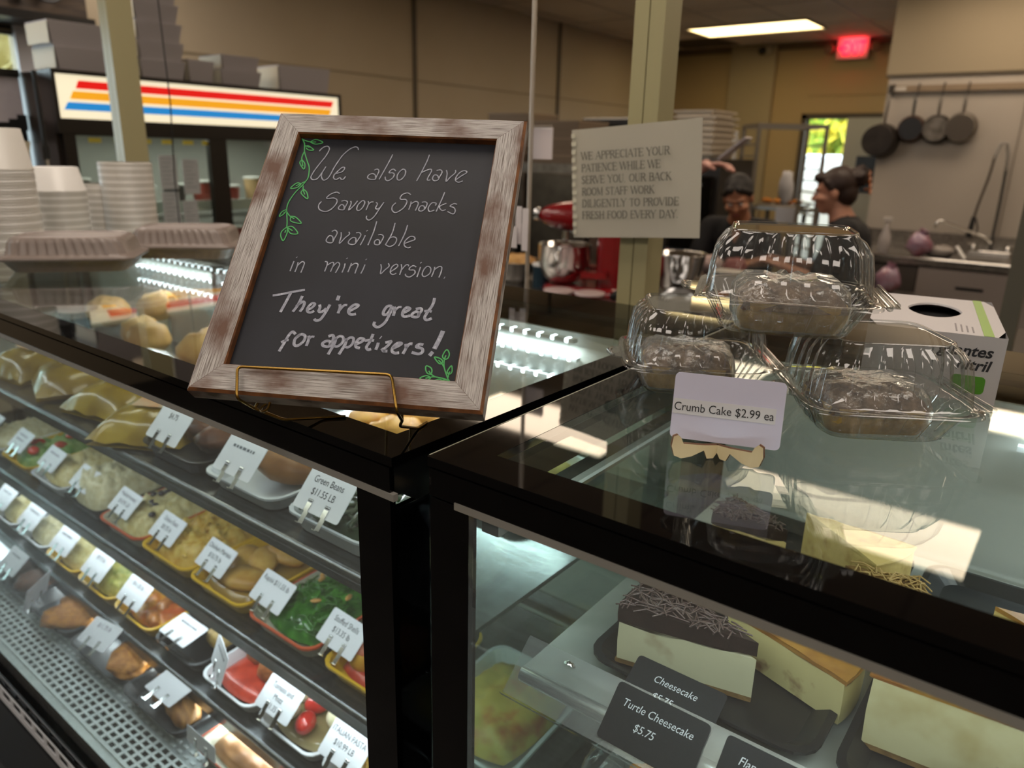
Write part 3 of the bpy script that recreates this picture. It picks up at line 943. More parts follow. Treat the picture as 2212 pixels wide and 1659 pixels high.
for i in range(8):
    o = MB().ball((0, 0, 0), (.008, .008, .006), 10, 6).build('olive', OLIVE, None, (-1.462 + rnd.uniform(-.05, .05), Y2 + rnd.uniform(-.07, .03), zf + .034))
    tag(o, 'shiny dark olive in the painted pasta salad tray', 'olive', 'olives in the pasta salad')
heap('creamy_salad', 'tall mound of creamy salad in the black tray', 'salad', -1.64, Y2, zf, .15, .18, .06, SALADC, 12, .5, 40)
heap('pale_pasta', 'pale pasta salad in the white tray', 'pasta', -1.815, Y2, zf, .145, .17, .035, PASTAP, 13, .6, 50)
heap('mixed_vegetables', 'chopped green vegetables in the yellow tray', 'vegetables', -1.99, Y2, zf - .004, .14, .17, .03, CUKE, 14, .6, 40)
for i, (dx, dy) in enumerate(((.02, -.06), (-.03, -.03), (.03, 0), (-.01, .04))):
    o = MB().ball((0, 0, 0), (.018, .013, .007), 12, 7).build('red_pepper_piece', PEPR, None, (-1.99 + dx, Y2 + dy, zf + .028))
    o.rotation_euler = (.3, .2, i)
    tag(o, 'piece of red pepper on the mixed vegetables', 'pepper', 'red pepper pieces')
heap('white_salad', 'pale salad in the far left white tray', 'salad', -2.17, Y2, zf, .145, .17, .03, SALADC, 15, .6, 50)

Z3, Y3, D3 = .582, .645, .19
G3 = 'trays on the lower shelf of the deli case'
row3 = [(-.535, 'yellow', 'yellow tray on the lower deli shelf against the right end glass', None),
        (-.705, 'white', 'white tray of Italian pasta, right end of the lower shelf', None),
        (-.868, 'white', 'white tray of tomatoes and mozzarella balls on the lower shelf', None),
        (-1.035, 'white', 'white tray of meatballs in red sauce on the lower shelf', None),
        (-1.20, 'black', 'black tray of potatoes and mushrooms on the lower shelf', None),
        (-1.362, 'yellow', 'yellow tray of sausage and peppers on the lower shelf', 'yellow'),
        (-1.525, 'yellow', 'yellow tray of green pasta on the lower shelf', 'yellow'),
        (-1.687, 'yellow', 'yellow tray of orzo on the lower shelf', 'yellow'),
        (-1.85, 'white', 'white tray of grain salad on the lower shelf', None),
        (-2.02, 'white', 'second white tray of pale salad toward the left of the lower shelf', None)]
for x, c, lab, rim in row3:
    tray(lab, x, Y3, Z3, .155, D3, .032, c, radians(5), G3, rim)
zg = Z3 + .016
heap('vegetable_bake', 'orange and green bake in the tray against the right end glass', 'vegetables', -.535, Y3, zg, .13, .16, .03, mat('food_veg_bake', '#b99a3a', .5, noise=40, col2='#6d7d2a'), 31)
strands('italian_pasta', 'Italian pasta strands in the white tray', 'pasta', -.705, Y3, zg, .13, .16, .04, PASTA, 32, 110, .003, .05)
for i, (dx, dy, what) in enumerate(((-.035, -.055, 'm'), (.012, -.058, 't'), (.045, -.02, 'm'), (-.008, -.018, 't'), (-.045, -.012, 'm'), (.03, .018, 'm'), (-.02, .03, 't'), (.05, .045, 't'), (.01, .052, 'm'), (-.045, .045, 't'))):
    lab = ['mozzarella ball at the front left of the white tray', 'front red plum tomato in the mozzarella tray', 'mozzarella ball on the right of the tomato tray', 'middle red plum tomato between the mozzarella balls',
           'mozzarella ball at the left side of the tomato tray', 'mozzarella ball right of centre in the tomato tray', 'red plum tomato behind the middle one', 'red plum tomato at the rear right of the white tray',
           'rearmost mozzarella ball in the tomato tray', 'red plum tomato at the rear left of the white tray'][i]
    if what == 'm':
        o = MB().ball((0, 0, 0), .0185, 18, 11).build('mozzarella_ball', MOZZ, None, (-.868 + dx, Y3 + dy, zg + .018))
        tag(o, lab, 'mozzarella ball', 'mozzarella balls in the white tray')
    else:
        o = MB().ball((0, 0, 0), (.023, .0165, .0165), 18, 11).build('plum_tomato', TOMATO, None, (-.868 + dx, Y3 + dy, zg + .016))
        o.rotation_euler = (0, .1, 1.1 + i)
        tag(o, lab, 'tomato', 'plum tomatoes in the white tray')
heap('dressing', 'oily dressing under the tomatoes and mozzarella', 'dressing', -.868, Y3, zg - .008, .13, .158, .008, mat('food_dressing', '#8f8058', .2, coat=.4), 33)
heap('meatball_sauce', 'smooth red sauce around the meatballs', 'sauce', -1.035, Y3, zg - .006, .13, .16, .012, REDS, 34, .08)
lumps('meatball', ['right front meatball in red sauce', 'left front meatball in red sauce', 'right rear meatball in red sauce', 'left rear meatball in red sauce'], 'meatball',
      [(-1.002, Y3 - .012, zg + .022), (-1.062, Y3 + .004, zg + .022), (-1.003, Y3 + .05, zg + .022), (-1.062, Y3 + .062, zg + .022)], .029, mat('food_meatball', '#a5622f', .5, noise=80, col2='#7f4420', bump=.8), 35, 'meatballs in red sauce')
lumps('potato', ['large potato half at the front of the black tray', 'potato half at the right of the black tray', 'potato half at the rear of the black tray', 'browned mushroom piece in the black tray'], 'potato',
      [(-1.165, Y3 - .02, zg + .010), (-1.185, Y3 + .03, zg + .012), (-1.22, Y3 + .05, zg + .012), (-1.15, Y3 + .06, zg + .014)], (.03, .02, .016), POTATO, 36, 'potatoes in the black tray')
lumps('sausage_piece', ['front piece of sausage among peppers', 'middle piece of sausage among peppers', 'rear piece of sausage among peppers', 'right piece of sausage among peppers', 'dark onion piece at the front of the sausage tray'], 'sausage',
      [(-1.345, Y3 - .03, zg + .012), (-1.37, Y3 + .01, zg + .014), (-1.345, Y3 + .05, zg + .016), (-1.32, Y3 + .02, zg + .014), (-1.33, Y3 - .065, zg + .006)], (.026, .014, .012), mat('food_sausage', '#b5763c', .35, noise=40, col2='#8c4a28', coat=.3), 37, 'sausage pieces in the yellow tray')
heap('peppers', 'yellow and orange peppers in the sausage tray', 'peppers', -1.362, Y3, zg - .006, .13, .16, .02, mat('food_peppers', '#d39a3a', .35, noise=30, col2='#b3552a'), 38, .7, 50)
heap('green_pasta', 'green flecked pasta in a yellow tray', 'pasta', -1.525, Y3, zg - .004, .13, .16, .036, PASTAG, 39, .6, 50)
heap('orzo', 'pale orzo in a yellow tray', 'orzo', -1.687, Y3, zg - .004, .13, .16, .036, ORZO, 40, .5, 60)
heap('grain_salad', 'beige grain salad in the white lower shelf tray', 'salad', -1.85, Y3, zg - .004, .13, .16, .034, SALADC, 41, .6, 60)
heap('pale_salad', 'pale chopped salad at the left of the lower shelf', 'salad', -2.02, Y3, zg - .004, .13, .16, .034, PASTAP, 42, .6, 60)

Z4, Y4 = .5165, .567
G4 = 'trays on the floor of the deli case'
tray('orange-rimmed painted tray of grilled slices, right of the case floor', -.955, .545, Z4, .165, .12, .024, 'teal', 0, G4, 'rim_orange')
heap('grilled_slices', 'browned slices in the painted tray on the case floor', 'meat', -.955, .548, Z4 + .012, .135, .09, .012, ROAST, 51)
for x, lab in ((-1.165, 'black tray of grilled chicken on the case floor'), (-1.385, 'black tray with a single breaded cutlet on the case floor'), (-1.60, 'black tray of breaded cutlets on the case floor'), (-1.815, 'black tray of glazed chicken at the left of the case floor')):
    tray(lab, x, Y4, Z4, .20, .19, .026, 'black', 0, G4)
lumps('grilled_chicken', ['front grilled chicken fillet in the black tray', 'rear grilled chicken fillet in the black tray', 'left grilled chicken fillet at the tray corner'], 'chicken',
      [(-1.125, .520, Z4 + .026), (-1.135, .572, Z4 + .030), (-1.205, .535, Z4 + .026)], (.056, .028, .015), mat('food_grilled', '#b98344', .5, noise=26, col2='#7f4f24', bump=.5, stretch=(1, 6, 1)), 52, 'grilled chicken fillets')
lumps('breaded_cutlet', ['single breaded cutlet at the back of the black tray', 'large breaded cutlet nearest the grille on the case floor', 'breaded cutlet behind the large one', 'breaded cutlet at the rear of the cutlet tray'], 'cutlet',
      [(-1.325, .535, Z4 + .028), (-1.545, .515, Z4 + .032), (-1.60, .565, Z4 + .034), (-1.66, .60, Z4 + .032)], (.062, .042, .013), CUTLET, 53, 'breaded cutlets', .3, 2.5)
lumps('glazed_chicken', ['front glazed chicken piece at the left of the case floor', 'rear glazed chicken piece at the left of the case floor', 'dark glazed chicken piece beside it'], 'chicken',
      [(-1.755, .520, Z4 + .030), (-1.80, .58, Z4 + .030), (-1.845, .525, Z4 + .028)], (.045, .034, .02), DARKM, 54, 'glazed chicken pieces')
heap('risotto', 'pale grated topping at the far left of the case floor', 'food', -1.80, .635, Z4 + .02, .16, .05, .02, PASTAP, 55)

# top shelf
ZT = 1.0355
GT = 'trays on the top shelf of the deli case'
tray('white tray of dark green beans at the right end of the top shelf', -.675, .585, ZT, .165, .16, .026, 'clear', 0, GT)
heap('green_bean_base', 'dark mass of green beans in the white tray', 'beans', -.675, .585, ZT + .014, .13, .12, .012, BEAN, 61)
strands('green_beans', 'long dark green beans lying in the white tray', 'beans', -.675, .585, ZT + .018, .145, .135, .02, BEAN, 62, 70, .004, .085, curl=.12)
tray('pale tray of roast chicken left of the green beans', -.865, .60, ZT, .17, .19, .024, 'clear', 0, GT)
lumps('roast_chicken', ['large roast chicken piece behind the middle top price card', 'roast chicken piece nearest the beans'], 'chicken', [(-.85, .59, ZT + .032), (-.885, .64, ZT + .034)], (.062, .045, .024), ROAST, 63, 'roast chicken pieces')
tray('black tray of dark glazed meat on the top shelf', -1.045, .585, ZT, .17, .16, .024, 'black', 0, GT)
lumps('glazed_meat', ['dark glazed meat behind the left top price card', 'dark glazed meat further left on the top shelf'], 'meat', [(-1.02, .585, ZT + .03), (-1.08, .60, ZT + .03)], (.045, .04, .022), DARKM, 64, 'glazed meat')
tray('foil tray of golden fried pastries under the chalkboard', -.86, .80, ZT, .24, .19, .03, 'foil', 0, GT)
lumps('fried_pastry', ['golden fried pastry seen through the glass below the chalkboard', 'golden fried pastry left of it under the glass', 'rear golden fried pastry under the glass', 'rear left golden fried pastry under the glass'], 'pastry',
      [(-.83, .775, ZT + .036), (-.905, .785, ZT + .036), (-.82, .835, ZT + .04), (-.90, .845, ZT + .038)], (.048, .032, .02), mat('food_fried', '#dba44a', .5, noise=34, col2='#c07f2c', bump=.5), 65, 'fried pastries', .3)
tray('oval pie dish seen through the top glass at the right rear', -.62, .80, ZT, .20, .18, .03, 'white', 0, GT)
heap('pie', 'pale pie crust seen through the top glass right of the chalkboard', 'pie', -.62, .80, ZT + .016, .17, .15, .022, mat('food_pie', '#cbb36c', .6, noise=22, col2='#a98d48', bump=.4), 66)

def chip_bag(label, x, y, rz, s=1.0, rise=.5):
    t = thing('snack_bag', label, 'bag', (x, y, ZT), rz, 'clear snack bags on the top shelf')
    mb = MB()
    n = 14
    vs = []
    for j in range(n + 1):
        for i in range(n + 1):
            u, v = i / n * 2 - 1, j / n * 2 - 1
            e = max(0, (1 - abs(u) ** 2.5)) * max(0, (1 - abs(v) ** 2.5))
            zz = .008 + e ** .5 * .05 * s + .006 * mnoise.noise(Vector((u * 3 + x * 9, v * 3, 1)))
            vs.append((u * .085 * s * (1 + .05 * sin(v * 9)), v * .11 * s, zz))
    mb.add(vs, [(j * (n + 1) + i, j * (n + 1) + i + 1, (j + 1) * (n + 1) + i + 1, (j + 1) * (n + 1) + i) for j in range(n) for i in range(n)], True)
    mb.add([(p[0], p[1], .001) for p in vs], [(j * (n + 1) + i, (j + 1) * (n + 1) + i, (j + 1) * (n + 1) + i + 1, j * (n + 1) + i + 1) for j in range(n) for i in range(n)])
    mb.build('bag', CHIP, t)
    MB().add([(-.03 * s, -.06 * s, .056 * s), (.03 * s, -.06 * s, .056 * s), (.03 * s, -.01 * s, .062 * s), (-.03 * s, -.01 * s, .062 * s)], [(0, 1, 2, 3)]).build('sticker', mat('bag_sticker', '#c9c1a8', .4, noise=30, col2='#c08a5a'), t)
    MB().rbox((-.085 * s, .10 * s, .006), (.085 * s, .125 * s, .010), .002).build('sealed_edge', PET, t)
    return t
chip_bag('yellow snack bag with a pale sticker behind the front glass', -1.20, .60, .5)
chip_bag('yellow snack bag lying left of the stickered one', -1.36, .63, .2)
chip_bag('yellowish snack bag at the far left of the top shelf', -1.55, .63, -.3)
chip_bag('yellowish snack bag leaning against the left end one', -1.72, .62, .1)
# wrapped rolls and a lace-lined basket seen through the glass top
lumps('bread_roll', ['bread roll nearest the chalkboard under the glass top', 'bread roll behind the nearest one under the glass', 'bread roll left of the lace paper under the glass', 'round bread roll at the left under the glass', 'upright bread roll showing above the others', 'small bread roll in front of the lace paper'], 'bread roll',
      [(-1.44, .80, ZT + .05), (-1.50, .86, ZT + .05), (-1.66, .80, ZT + .045), (-1.98, .86, ZT + .05), (-1.80, .90, ZT + .085), (-1.74, .82, ZT + .045)], (.05, .042, .036), BREAD, 71, 'bread rolls under the glass top')
t = thing('lace_paper', 'white scalloped lace paper standing behind the bread rolls', 'paper', (-1.60, .905, ZT))
mb = MB()
pts = [(-.16 + .32 * i / 32, 0) for i in range(33)]
vs = [(x, 0, 0) for x, _ in pts] + [(x, .006 * sin(i * .9), .11 - .03 * i / 32 + .006 * abs(sin(i * pi / 4))) for i, (x, _) in enumerate(pts)]
mb.add(vs, [(i, i + 1, 34 + i, 33 + i) for i in range(32)], True)
mb.build('sheet', LACE, t)
t = thing('wrapped_sandwich', 'film-wrapped sandwich with red filling under the glass top', 'sandwich', (-1.46, .70, ZT))
MB().ball((0, 0, .03), (.09, .045, .03), 18, 10).build('bread', BREAD, t)
MB().ball((.0, -.004, .034), (.08, .046, .012), 18, 8).build('filling', mat('food_ham', '#c46a52', .4), t)
MB().ball((0, 0, .032), (.098, .053, .038), 24, 14, lambda d_: 1 + .06 * mnoise.noise(d_ * 6)).build('plastic_wrap', FILM, t)

# price cards: middle shelf
cards2 = [(-.815, ['Stuffed Shells', '$13.35 lb'], 'white price card reading Stuffed Shells'), (-.995, ['Rapini $11.55 lb'], 'white price card reading Rapini'), (-1.165, ['Chicken Marsala', '$10.75 lb'], 'greyish price card reading Chicken Marsala'),
          (-1.335, ['Dolce Pasta', '$9.75 lb'], 'price card in the yellow golden pasta tray'), (-1.505, ['Mediterranean', '$10.95 LB'], 'price card in front of the olive pasta salad'), (-1.69, 1, 'price card on the black creamy salad tray'),
          (-1.86, 1, 'price card on the white pale pasta tray'), (-2.04, 2, 'price card beside the mixed vegetables'), (-2.23, 0, 'leftmost price card of the middle shelf')]
for x, L, lab in cards2:
    price_card(lab, x + .015, Y2 - .085, Z2 + .042, L if isinstance(L, list) else [], lean=48, blank=L if isinstance(L, int) else 0, roll=radians(-2))
cards3 = [(-.755, ['ITALIAN PASTA', '$10.99 LB'], 'price card reading ITALIAN PASTA'), (-.918, ['Tomato and', 'Mozz', '$11.35 lb'], 'price card reading Tomato and Mozz'), (-1.075, 1, 'grey looking price card turned toward the left at the meatballs'), (-1.225, 1, 'price card lying flat on the black potato tray'),
          (-1.395, ['$11.35 lb'], 'price card on the sausage and peppers'), (-1.555, ['$9.75 lb'], 'price card on the green pasta tray'), (-1.715, 1, 'price card on the orzo tray'), (-1.895, 1, 'price card on the grain salad'), (-2.06, 1, 'leftmost price card of the lower shelf')]
for i, (x, L, lab) in enumerate(cards3):
    price_card(lab, x + .015, Y3 - .092, Z3 + .044, L if isinstance(L, list) else [], lean=48 if i != 2 else 20, rz=0 if i != 2 else radians(-22), blank=L if isinstance(L, int) else 0, flat=(i == 3))
price_card('price card standing on the painted tray of the case floor', -1.0, .482, Z4 + .030, [], lean=6, blank=0, h=.03)
price_card('price card lying almost flat on the grilled chicken', -1.155, .490, Z4 + .050, [], flat=True)
price_card('price card lying tilted in front of the single cutlet', -1.405, .485, Z4 + .040, ['$11.75 lb'], lean=62, rz=.15)
price_card('dark backed price card standing beside the large cutlet', -1.655, .482, Z4 + .036, [], lean=18, rz=-.9)
price_card('price card on the glazed chicken at the left of the case floor', -1.83, .485, Z4 + .040, [], lean=50, blank=1)
cardsT = [(-.695, ['Green Beans', '$11.55 LB'], 'price card reading $11.55 LB in the green bean tray'), (-.875, 1, 'price card in front of the roast chicken on the top shelf'), (-1.06, ['$4.75'], 'price card reading $4.75 on the top shelf')]
for x, L, lab in cardsT:
    price_card(lab, x + .01, .502, ZT + .040, L if isinstance(L, list) else [], lean=42, blank=L if isinstance(L, int) else 0)
# chalk strokes: width then x,y pairs on the slate, in 0.1 mm
CHALK = [[120,-752,1110,-738,1140,-715,1166,-683,1175,-660,1152,-659,1110,-676,1040,-708,960,-743,865,-757,802,-755,777,-734,757,-701,762,-682,786,-660,848,-640,922],[120,-660,848,-656,797,-625,756,-592,775,-574,822,-557,910,-529,1005,-503,1075,-456,1146,-408,1180,-377,1171,-364,1142],[120,-541,814,-514,866,-476,920,-452,916,-453,890,-471,863,-519,843,-533,824,-533,789,-504,770,-472,794,-451,774,-432,781,-420,812],[120,-157,901,-129,917,-108,891,-120,820,-124,795,-159,788,-198,803,-200,835,-169,859,-135,845,-122,801],[120,-14,1103,-31,1017,-59,900,-86,794],[120,56,903,29,924,6,910,-6,877,27,879,49,861,40,816,5,783,-22,794,-34,828],[120,91,892,120,928,149,911,152,854,124,802,93,800,80,844,88,882,107,915],[120,345,1117,335,1036,307,906,278,794],[120,309,897,349,927,387,942,399,917,379,841,380,809,407,814],[120,447,929,484,938,503,910,488,853,479,818,446,806,424,830,434,872,465,870,480,840],[120,539,940,554,894,559,803,588,852,629,910,626,945],[120,649,830,694,876,738,919,719,940,682,926,650,874,645,823,676,800,716,818],[120,-430,605,-465,620,-515,594,-544,554,-530,540,-477,550,-438,527,-439,477,-473,416,-522,389,-582,410,-601,459,-585,503],[120,-393,517,-361,527,-332,508,-343,449,-350,420,-392,421,-404,445,-384,478,-357,465,-347,428],[120,-305,524,-294,493,-302,418,-265,470,-239,530],[120,-211,506,-191,537,-167,517,-174,459,-200,420,-226,431,-226,481,-202,528],[120,-138,531,-128,503,-136,428],[120,-131,482,-112,520,-85,526],[120,-61,523,-43,504,-51,458,-31,446,-9,468],[120,15,528,-10,460,-44,360,-82,317,-113,335,-116,364],[120,252,629,218,649,174,628,158,586,175,570,212,572,231,544,216,481,177,434,141,416,108,446,105,491,129,528],[120,270,551,271,509,264,456],[120,272,522,310,554,340,538,336,488,328,449],[120,372,548,405,554,425,531,412,472,383,446,357,461,367,503,400,504,412,464],[120,505,519,507,544,467,545,443,487,463,447,504,466],[120,567,677,553,591,523,449],[120,603,549,546,509,574,466,609,476],[120,704,543,673,549,642,518,680,504,699,469,685,432,628,457],[120,-405,168,-378,184,-351,156,-363,91,-373,47,-413,45,-436,71,-417,120,-384,110,-366,59],[120,-316,166,-305,119,-304,41,-265,105,-234,147,-244,174],[120,-175,167,-146,172,-125,146,-141,89,-164,41,-211,42,-224,68,-199,109,-165,108,-154,57],[120,-83,145,-92,93,-106,35],[192,-80,199,-75,194],[120,-9,307,-14,185,-36,40],[120,35,156,64,162,88,140,79,88,63,52,26,53,17,84,36,105,61,94,66,56],[120,166,300,160,180,123,50],[120,144,127,180,145,214,124,208,69,168,37,129,52],[120,286,283,278,187,247,48],[120,295,78,340,104,381,127,369,157,330,155,294,102,300,55,333,34,360,45],[120,-679,-177,-684,-230,-688,-285],[192,-666,-133,-662,-137],[120,-638,-185,-636,-237,-641,-290],[120,-634,-222,-603,-178,-578,-191,-579,-244,-585,-294],[120,-392,-162,-369,-167,-364,-205,-370,-267],[120,-359,-197,-323,-167,-305,-185,-316,-266],[120,-308,-216,-277,-164,-250,-182,-256,-228,-268,-275],[120,-203,-171,-201,-209,-209,-268],[192,-199,-113,-195,-117],[120,-145,-163,-149,-205,-157,-260],[120,-151,-198,-112,-163,-82,-174,-86,-224,-90,-269],[120,-19,-170,-25,-220,-36,-266],[192,-21,-113,-17,-117],[120,123,-156,136,-193,142,-257,173,-214,202,-174,191,-143],[120,227,-229,266,-192,281,-165,263,-147,231,-179,225,-233,252,-257,282,-242],[120,308,-144,320,-188,315,-256],[120,323,-203,349,-153,373,-147,377,-162],[120,448,-165,419,-152,392,-176,393,-199,435,-199,447,-232,410,-272,373,-263,365,-242],[120,486,-162,481,-207,473,-268],[192,479,-115,486,-119],[120,521,-182,548,-150,580,-171,580,-223,541,-259,516,-242,518,-197,537,-159],[120,613,-153,613,-191,602,-257],[120,614,-183,650,-147,676,-153,678,-201,668,-260],[240,715,-257,721,-259],[246,-780,-548,-700,-529,-600,-496,-502,-471],[290,-622,-506,-641,-603,-666,-711],[290,-510,-533,-527,-629,-555,-699],[290,-539,-642,-497,-596,-473,-603,-476,-650,-492,-694],[261,-429,-672,-394,-644,-376,-609,-404,-602,-431,-647,-426,-685,-396,-695,-367,-676],[290,-334,-610,-323,-639,-325,-677,-294,-679,-265,-643],[290,-241,-603,-263,-685,-291,-755,-325,-770,-348,-755],[348,-182,-507,-186,-557],[290,-156,-593,-145,-626,-150,-685],[261,-143,-651,-116,-603,-87,-596],[290,-59,-657,-13,-625,13,-593,-22,-587,-58,-628,-60,-666,-29,-689,9,-678],[290,309,-580,269,-583,246,-635,253,-668,284,-657,308,-592],[290,313,-579,305,-651,279,-744,230,-793,190,-776,190,-743],[290,332,-582,340,-624,339,-674],[232,338,-632,366,-588,395,-582],[290,414,-643,446,-620,471,-593,439,-583,417,-618,417,-659,442,-674,483,-659],[290,522,-593,557,-582,575,-598,560,-636,551,-668,507,-669,499,-645,527,-618,554,-628,553,-662],[290,666,-469,660,-541,624,-627,613,-670,635,-693,676,-673],[261,599,-608,634,-602,664,-608],[290,-474,-918,-504,-895,-527,-922,-547,-989,-576,-1092],[232,-581,-1004,-546,-981,-520,-979],[290,-460,-949,-424,-914,-387,-927,-386,-976,-426,-1024,-462,-1015,-465,-958,-432,-914],[290,-355,-921,-346,-957,-352,-1022],[232,-348,-965,-330,-931,-303,-929],[290,-182,-915,-148,-901,-134,-932,-149,-1006,-200,-1010,-217,-987,-190,-961,-155,-966,-150,-1002],[290,-119,-915,-113,-971,-145,-1086],[261,-119,-947,-91,-908,-53,-913,-48,-966,-84,-1005,-118,-1000],[290,-21,-923,-20,-980,-52,-1078],[261,-26,-952,6,-913,40,-918,41,-971,12,-1005,-19,-1000],[290,70,-972,116,-945,132,-919,94,-914,71,-956,79,-996,114,-1005],[290,200,-861,189,-931,169,-989,189,-1015,212,-1005],[290,142,-931,177,-924,221,-924],[290,261,-941,260,-973,253,-1010],[348,268,-888,276,-892],[290,321,-936,352,-926,369,-921,351,-958,315,-1013,355,-1014],[290,300,-994,335,-1023],[290,393,-987,438,-959,462,-933,429,-932,397,-971,394,-1011,423,-1028,457,-1021],[290,498,-935,506,-978,491,-1030],[290,506,-978,527,-936,555,-930],[290,648,-931,612,-929,592,-955,641,-967,653,-998,622,-1020,562,-1009],[435,792,-787,774,-869,747,-962],[493,714,-1001,742,-1018]]
VINE = [[130,-969,1262,-925,1197,-899,1095,-843,980,-802,898,-784,784,-795,734,-820,676,-865,593,-898,487,-898,401,-857,256,-844,195],[130,-959,1251,-913,1232,-862,1221,-814,1223],[130,-869,1224,-822,1255,-742,1221,-807,1195,-868,1217],[130,-911,1172,-873,1156,-862,1152],[130,-905,1159,-884,1173,-844,1149,-813,1121,-864,1118,-898,1146],[130,-902,1095,-908,1035,-901,994,-871,916],[130,-901,994,-910,951,-851,877,-858,945,-901,994],[130,-795,734,-834,704,-879,673],[130,-837,703,-881,705,-924,640,-861,654,-832,696],[130,-808,681,-795,629,-765,575],[130,-794,637,-805,588,-726,525,-751,599,-794,637],[130,-896,393,-937,359,-946,308,-911,337,-894,385],[130,-893,370,-916,345],[130,-888,362,-847,318,-797,288],[130,-835,311,-818,258,-716,241,-785,306,-836,315],[130,-843,191,-778,153],[130,-840,191,-790,198,-720,127,-789,122,-834,180],[130,-843,191,-878,140,-874,87,-836,38,-823,128,-839,188],[130,-844,157,-845,126],[130,968,-1278,918,-1243,893,-1202,857,-1123,847,-1057],[130,846,-1052,827,-1022,852,-962,880,-997,874,-1042,846,-1052],[130,847,-1049,854,-1015],[130,857,-1126,835,-1094],[130,834,-1096,805,-1091,761,-1039,809,-1047,834,-1068,834,-1096],[130,833,-1092,799,-1063],[130,907,-1216,904,-1181,913,-1160],[130,901,-1181,889,-1162,915,-1106,929,-1153,920,-1180,901,-1181],[130,918,-1243,874,-1229,796,-1218,764,-1223],[130,796,-1218,762,-1198,736,-1169],[130,762,-1198,731,-1193,709,-1161,707,-1125,742,-1135,760,-1157,763,-1190],[130,759,-1224,720,-1214,674,-1241,725,-1256,757,-1237,759,-1224],[130,757,-1225,720,-1237],[130,918,-1243,887,-1238,859,-1246,826,-1261],[130,858,-1243,825,-1238,775,-1273,825,-1279,854,-1259,858,-1243]]
# ------------------------------------------------------------ right display case
B0, B1, BF, BK = -.385, 1.5, .392, 1.13
B = thing('display_case', 'right refrigerated bakery case with clear cake boxes standing on it', 'display case', (B0, BF, 0))
bint = (-.344, .428, 1.45, 1.005)
bpt, binv = case_parts(B, B0, B1, BF, BK, bint, B0 + .030, B1 - .03, .515, True, True)
bpt(MB().box((B0 + .01, BF + .02, .08), (B1 - .01, BK - .01, .515)), 'base_cabinet', mat('case_body', '#2a2726', .5))
bpt(MB().box((B0 + .03, BF + .06, 0), (B1 - .03, BK - .04, .08)), 'kickplate', BLACKM)
bpt(MB().box((B0 + .012, BF + .01, .515), (B1 - .012, .99, .535)), 'deck', mat('deck_steel', '#9fa5a7'))
bpt(MB().box((B0 + .02, 1.0, .53), (B1 - .02, 1.007, 1.235)), 'rear_door', mat('rear_door', '#c3c6be'))
bpt(MB().box((B0 + .03, .49, 1.022), (B1 - .03, .97, 1.028)), 'shelf', mat('bakery_shelf', '#aeb2ae', .35, .35, noise=20, col2='#9a9e9a'))
bpt(MB().tube([(B0 + .03, .49, 1.021), (B1 - .03, .49, 1.021)], .008, 10), 'shelf_nose', STEEL)
bpt(MB().box((B0 + .03, .49, .77), (B1 - .03, .97, .778)), 'lower_shelf', mat('bakery_shelf', '#8d918f'))
hd = MB()
hd.add([(B0 + .03, .458, 1.020), (B1 - .03, .458, 1.020), (B1 - .03, .500, 1.058), (B0 + .03, .500, 1.058)], [(0, 1, 2, 3)])
hd.add([(B0 + .03, .456, 1.018), (B1 - .03, .456, 1.018), (B1 - .03, .452, 1.024), (B0 + .03, .452, 1.024)], [(0, 1, 2, 3)])
bpt(hd, 'card_holder_strip', thin_glass('holder_plastic', '#e2e6e4', 1.5, rough=.12, gain=1.5, milk=.12))
sc_ = MB()
sc_.M = Matrix.Translation((-.305, .492, 1.052)) @ Matrix.Rotation(radians(-45), 4, 'X')
sc_.lathe([(.006, 0), (.006, .002), (.003, .004)], seg=14)
bpt(sc_, 'holder_screw', CHROME)
lp = MB().box((B0 + .012, BF + .055, 1.185), (B0 + .030, BK - .13, 1.200))
bpt(lp, 'inner_rim', mat('inner_rim', '#9aa19c', .25, .8))
bpt(MB().box((B0 + .030, BF + .06, 1.196), (B0 + .038, BK - .13, 1.200)), 'inner_rim_edge', mat('rim_edge', '#cfdad5', .3))
led_strip(bpt, binv, B0 + .06, B1 - .06, BF + .034, 1.2555, 70, 2.6, B, (radians(28), 0, 0))
led_strip(bpt, binv, B0 + .06, B1 - .06, .506, 1.012, 70, 2.0, B, (radians(18), 0, 0))
led_strip(bpt, binv, -.02, B1 - .06, .97, 1.228, 52, 2.4, B, (radians(-20), 0, 0))
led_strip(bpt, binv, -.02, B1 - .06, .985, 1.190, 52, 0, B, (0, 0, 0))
bpt(MB().box((B0 - .0008, BF + .003, TOP - .0075), (B0 + .0004, BK - .003, TOP + .0002)), 'polished_glass_edge', mat('glass_edge', '#b5b3a2', .3))
B.rotation_euler[2] = radians(.8)

CREAMC = mat('cheesecake', '#d6cb9c', .5, noise=30, col2='#bfae78', ramp=(.4, .75), bump=.3)
CREAMG = mat('pale_cheesecake', '#cfc8a4', .5, noise=24, col2='#8f7450', ramp=(.56, .82), bump=.3)
CHOC = mat('chocolate', '#33231f', .4, noise=60, col2='#231715', bump=.6)
CRUST = mat('biscuit_crust', '#8a6a3a', .7, noise=80, col2='#6c4e28', bump=.8)
GOLD = mat('golden_sponge', '#d2b876', .6, noise=45, col2='#a8864a', ramp=(.5, .75), bump=.5)
FLAN = mat('flan_caramel', '#b98a3c', .35, noise=20, col2='#8c5a2a')
OREO = mat('dark_cookie_crumb', '#2b2624', .6, noise=80, col2='#b9ad98', ramp=(.55, .75), bump=.8)

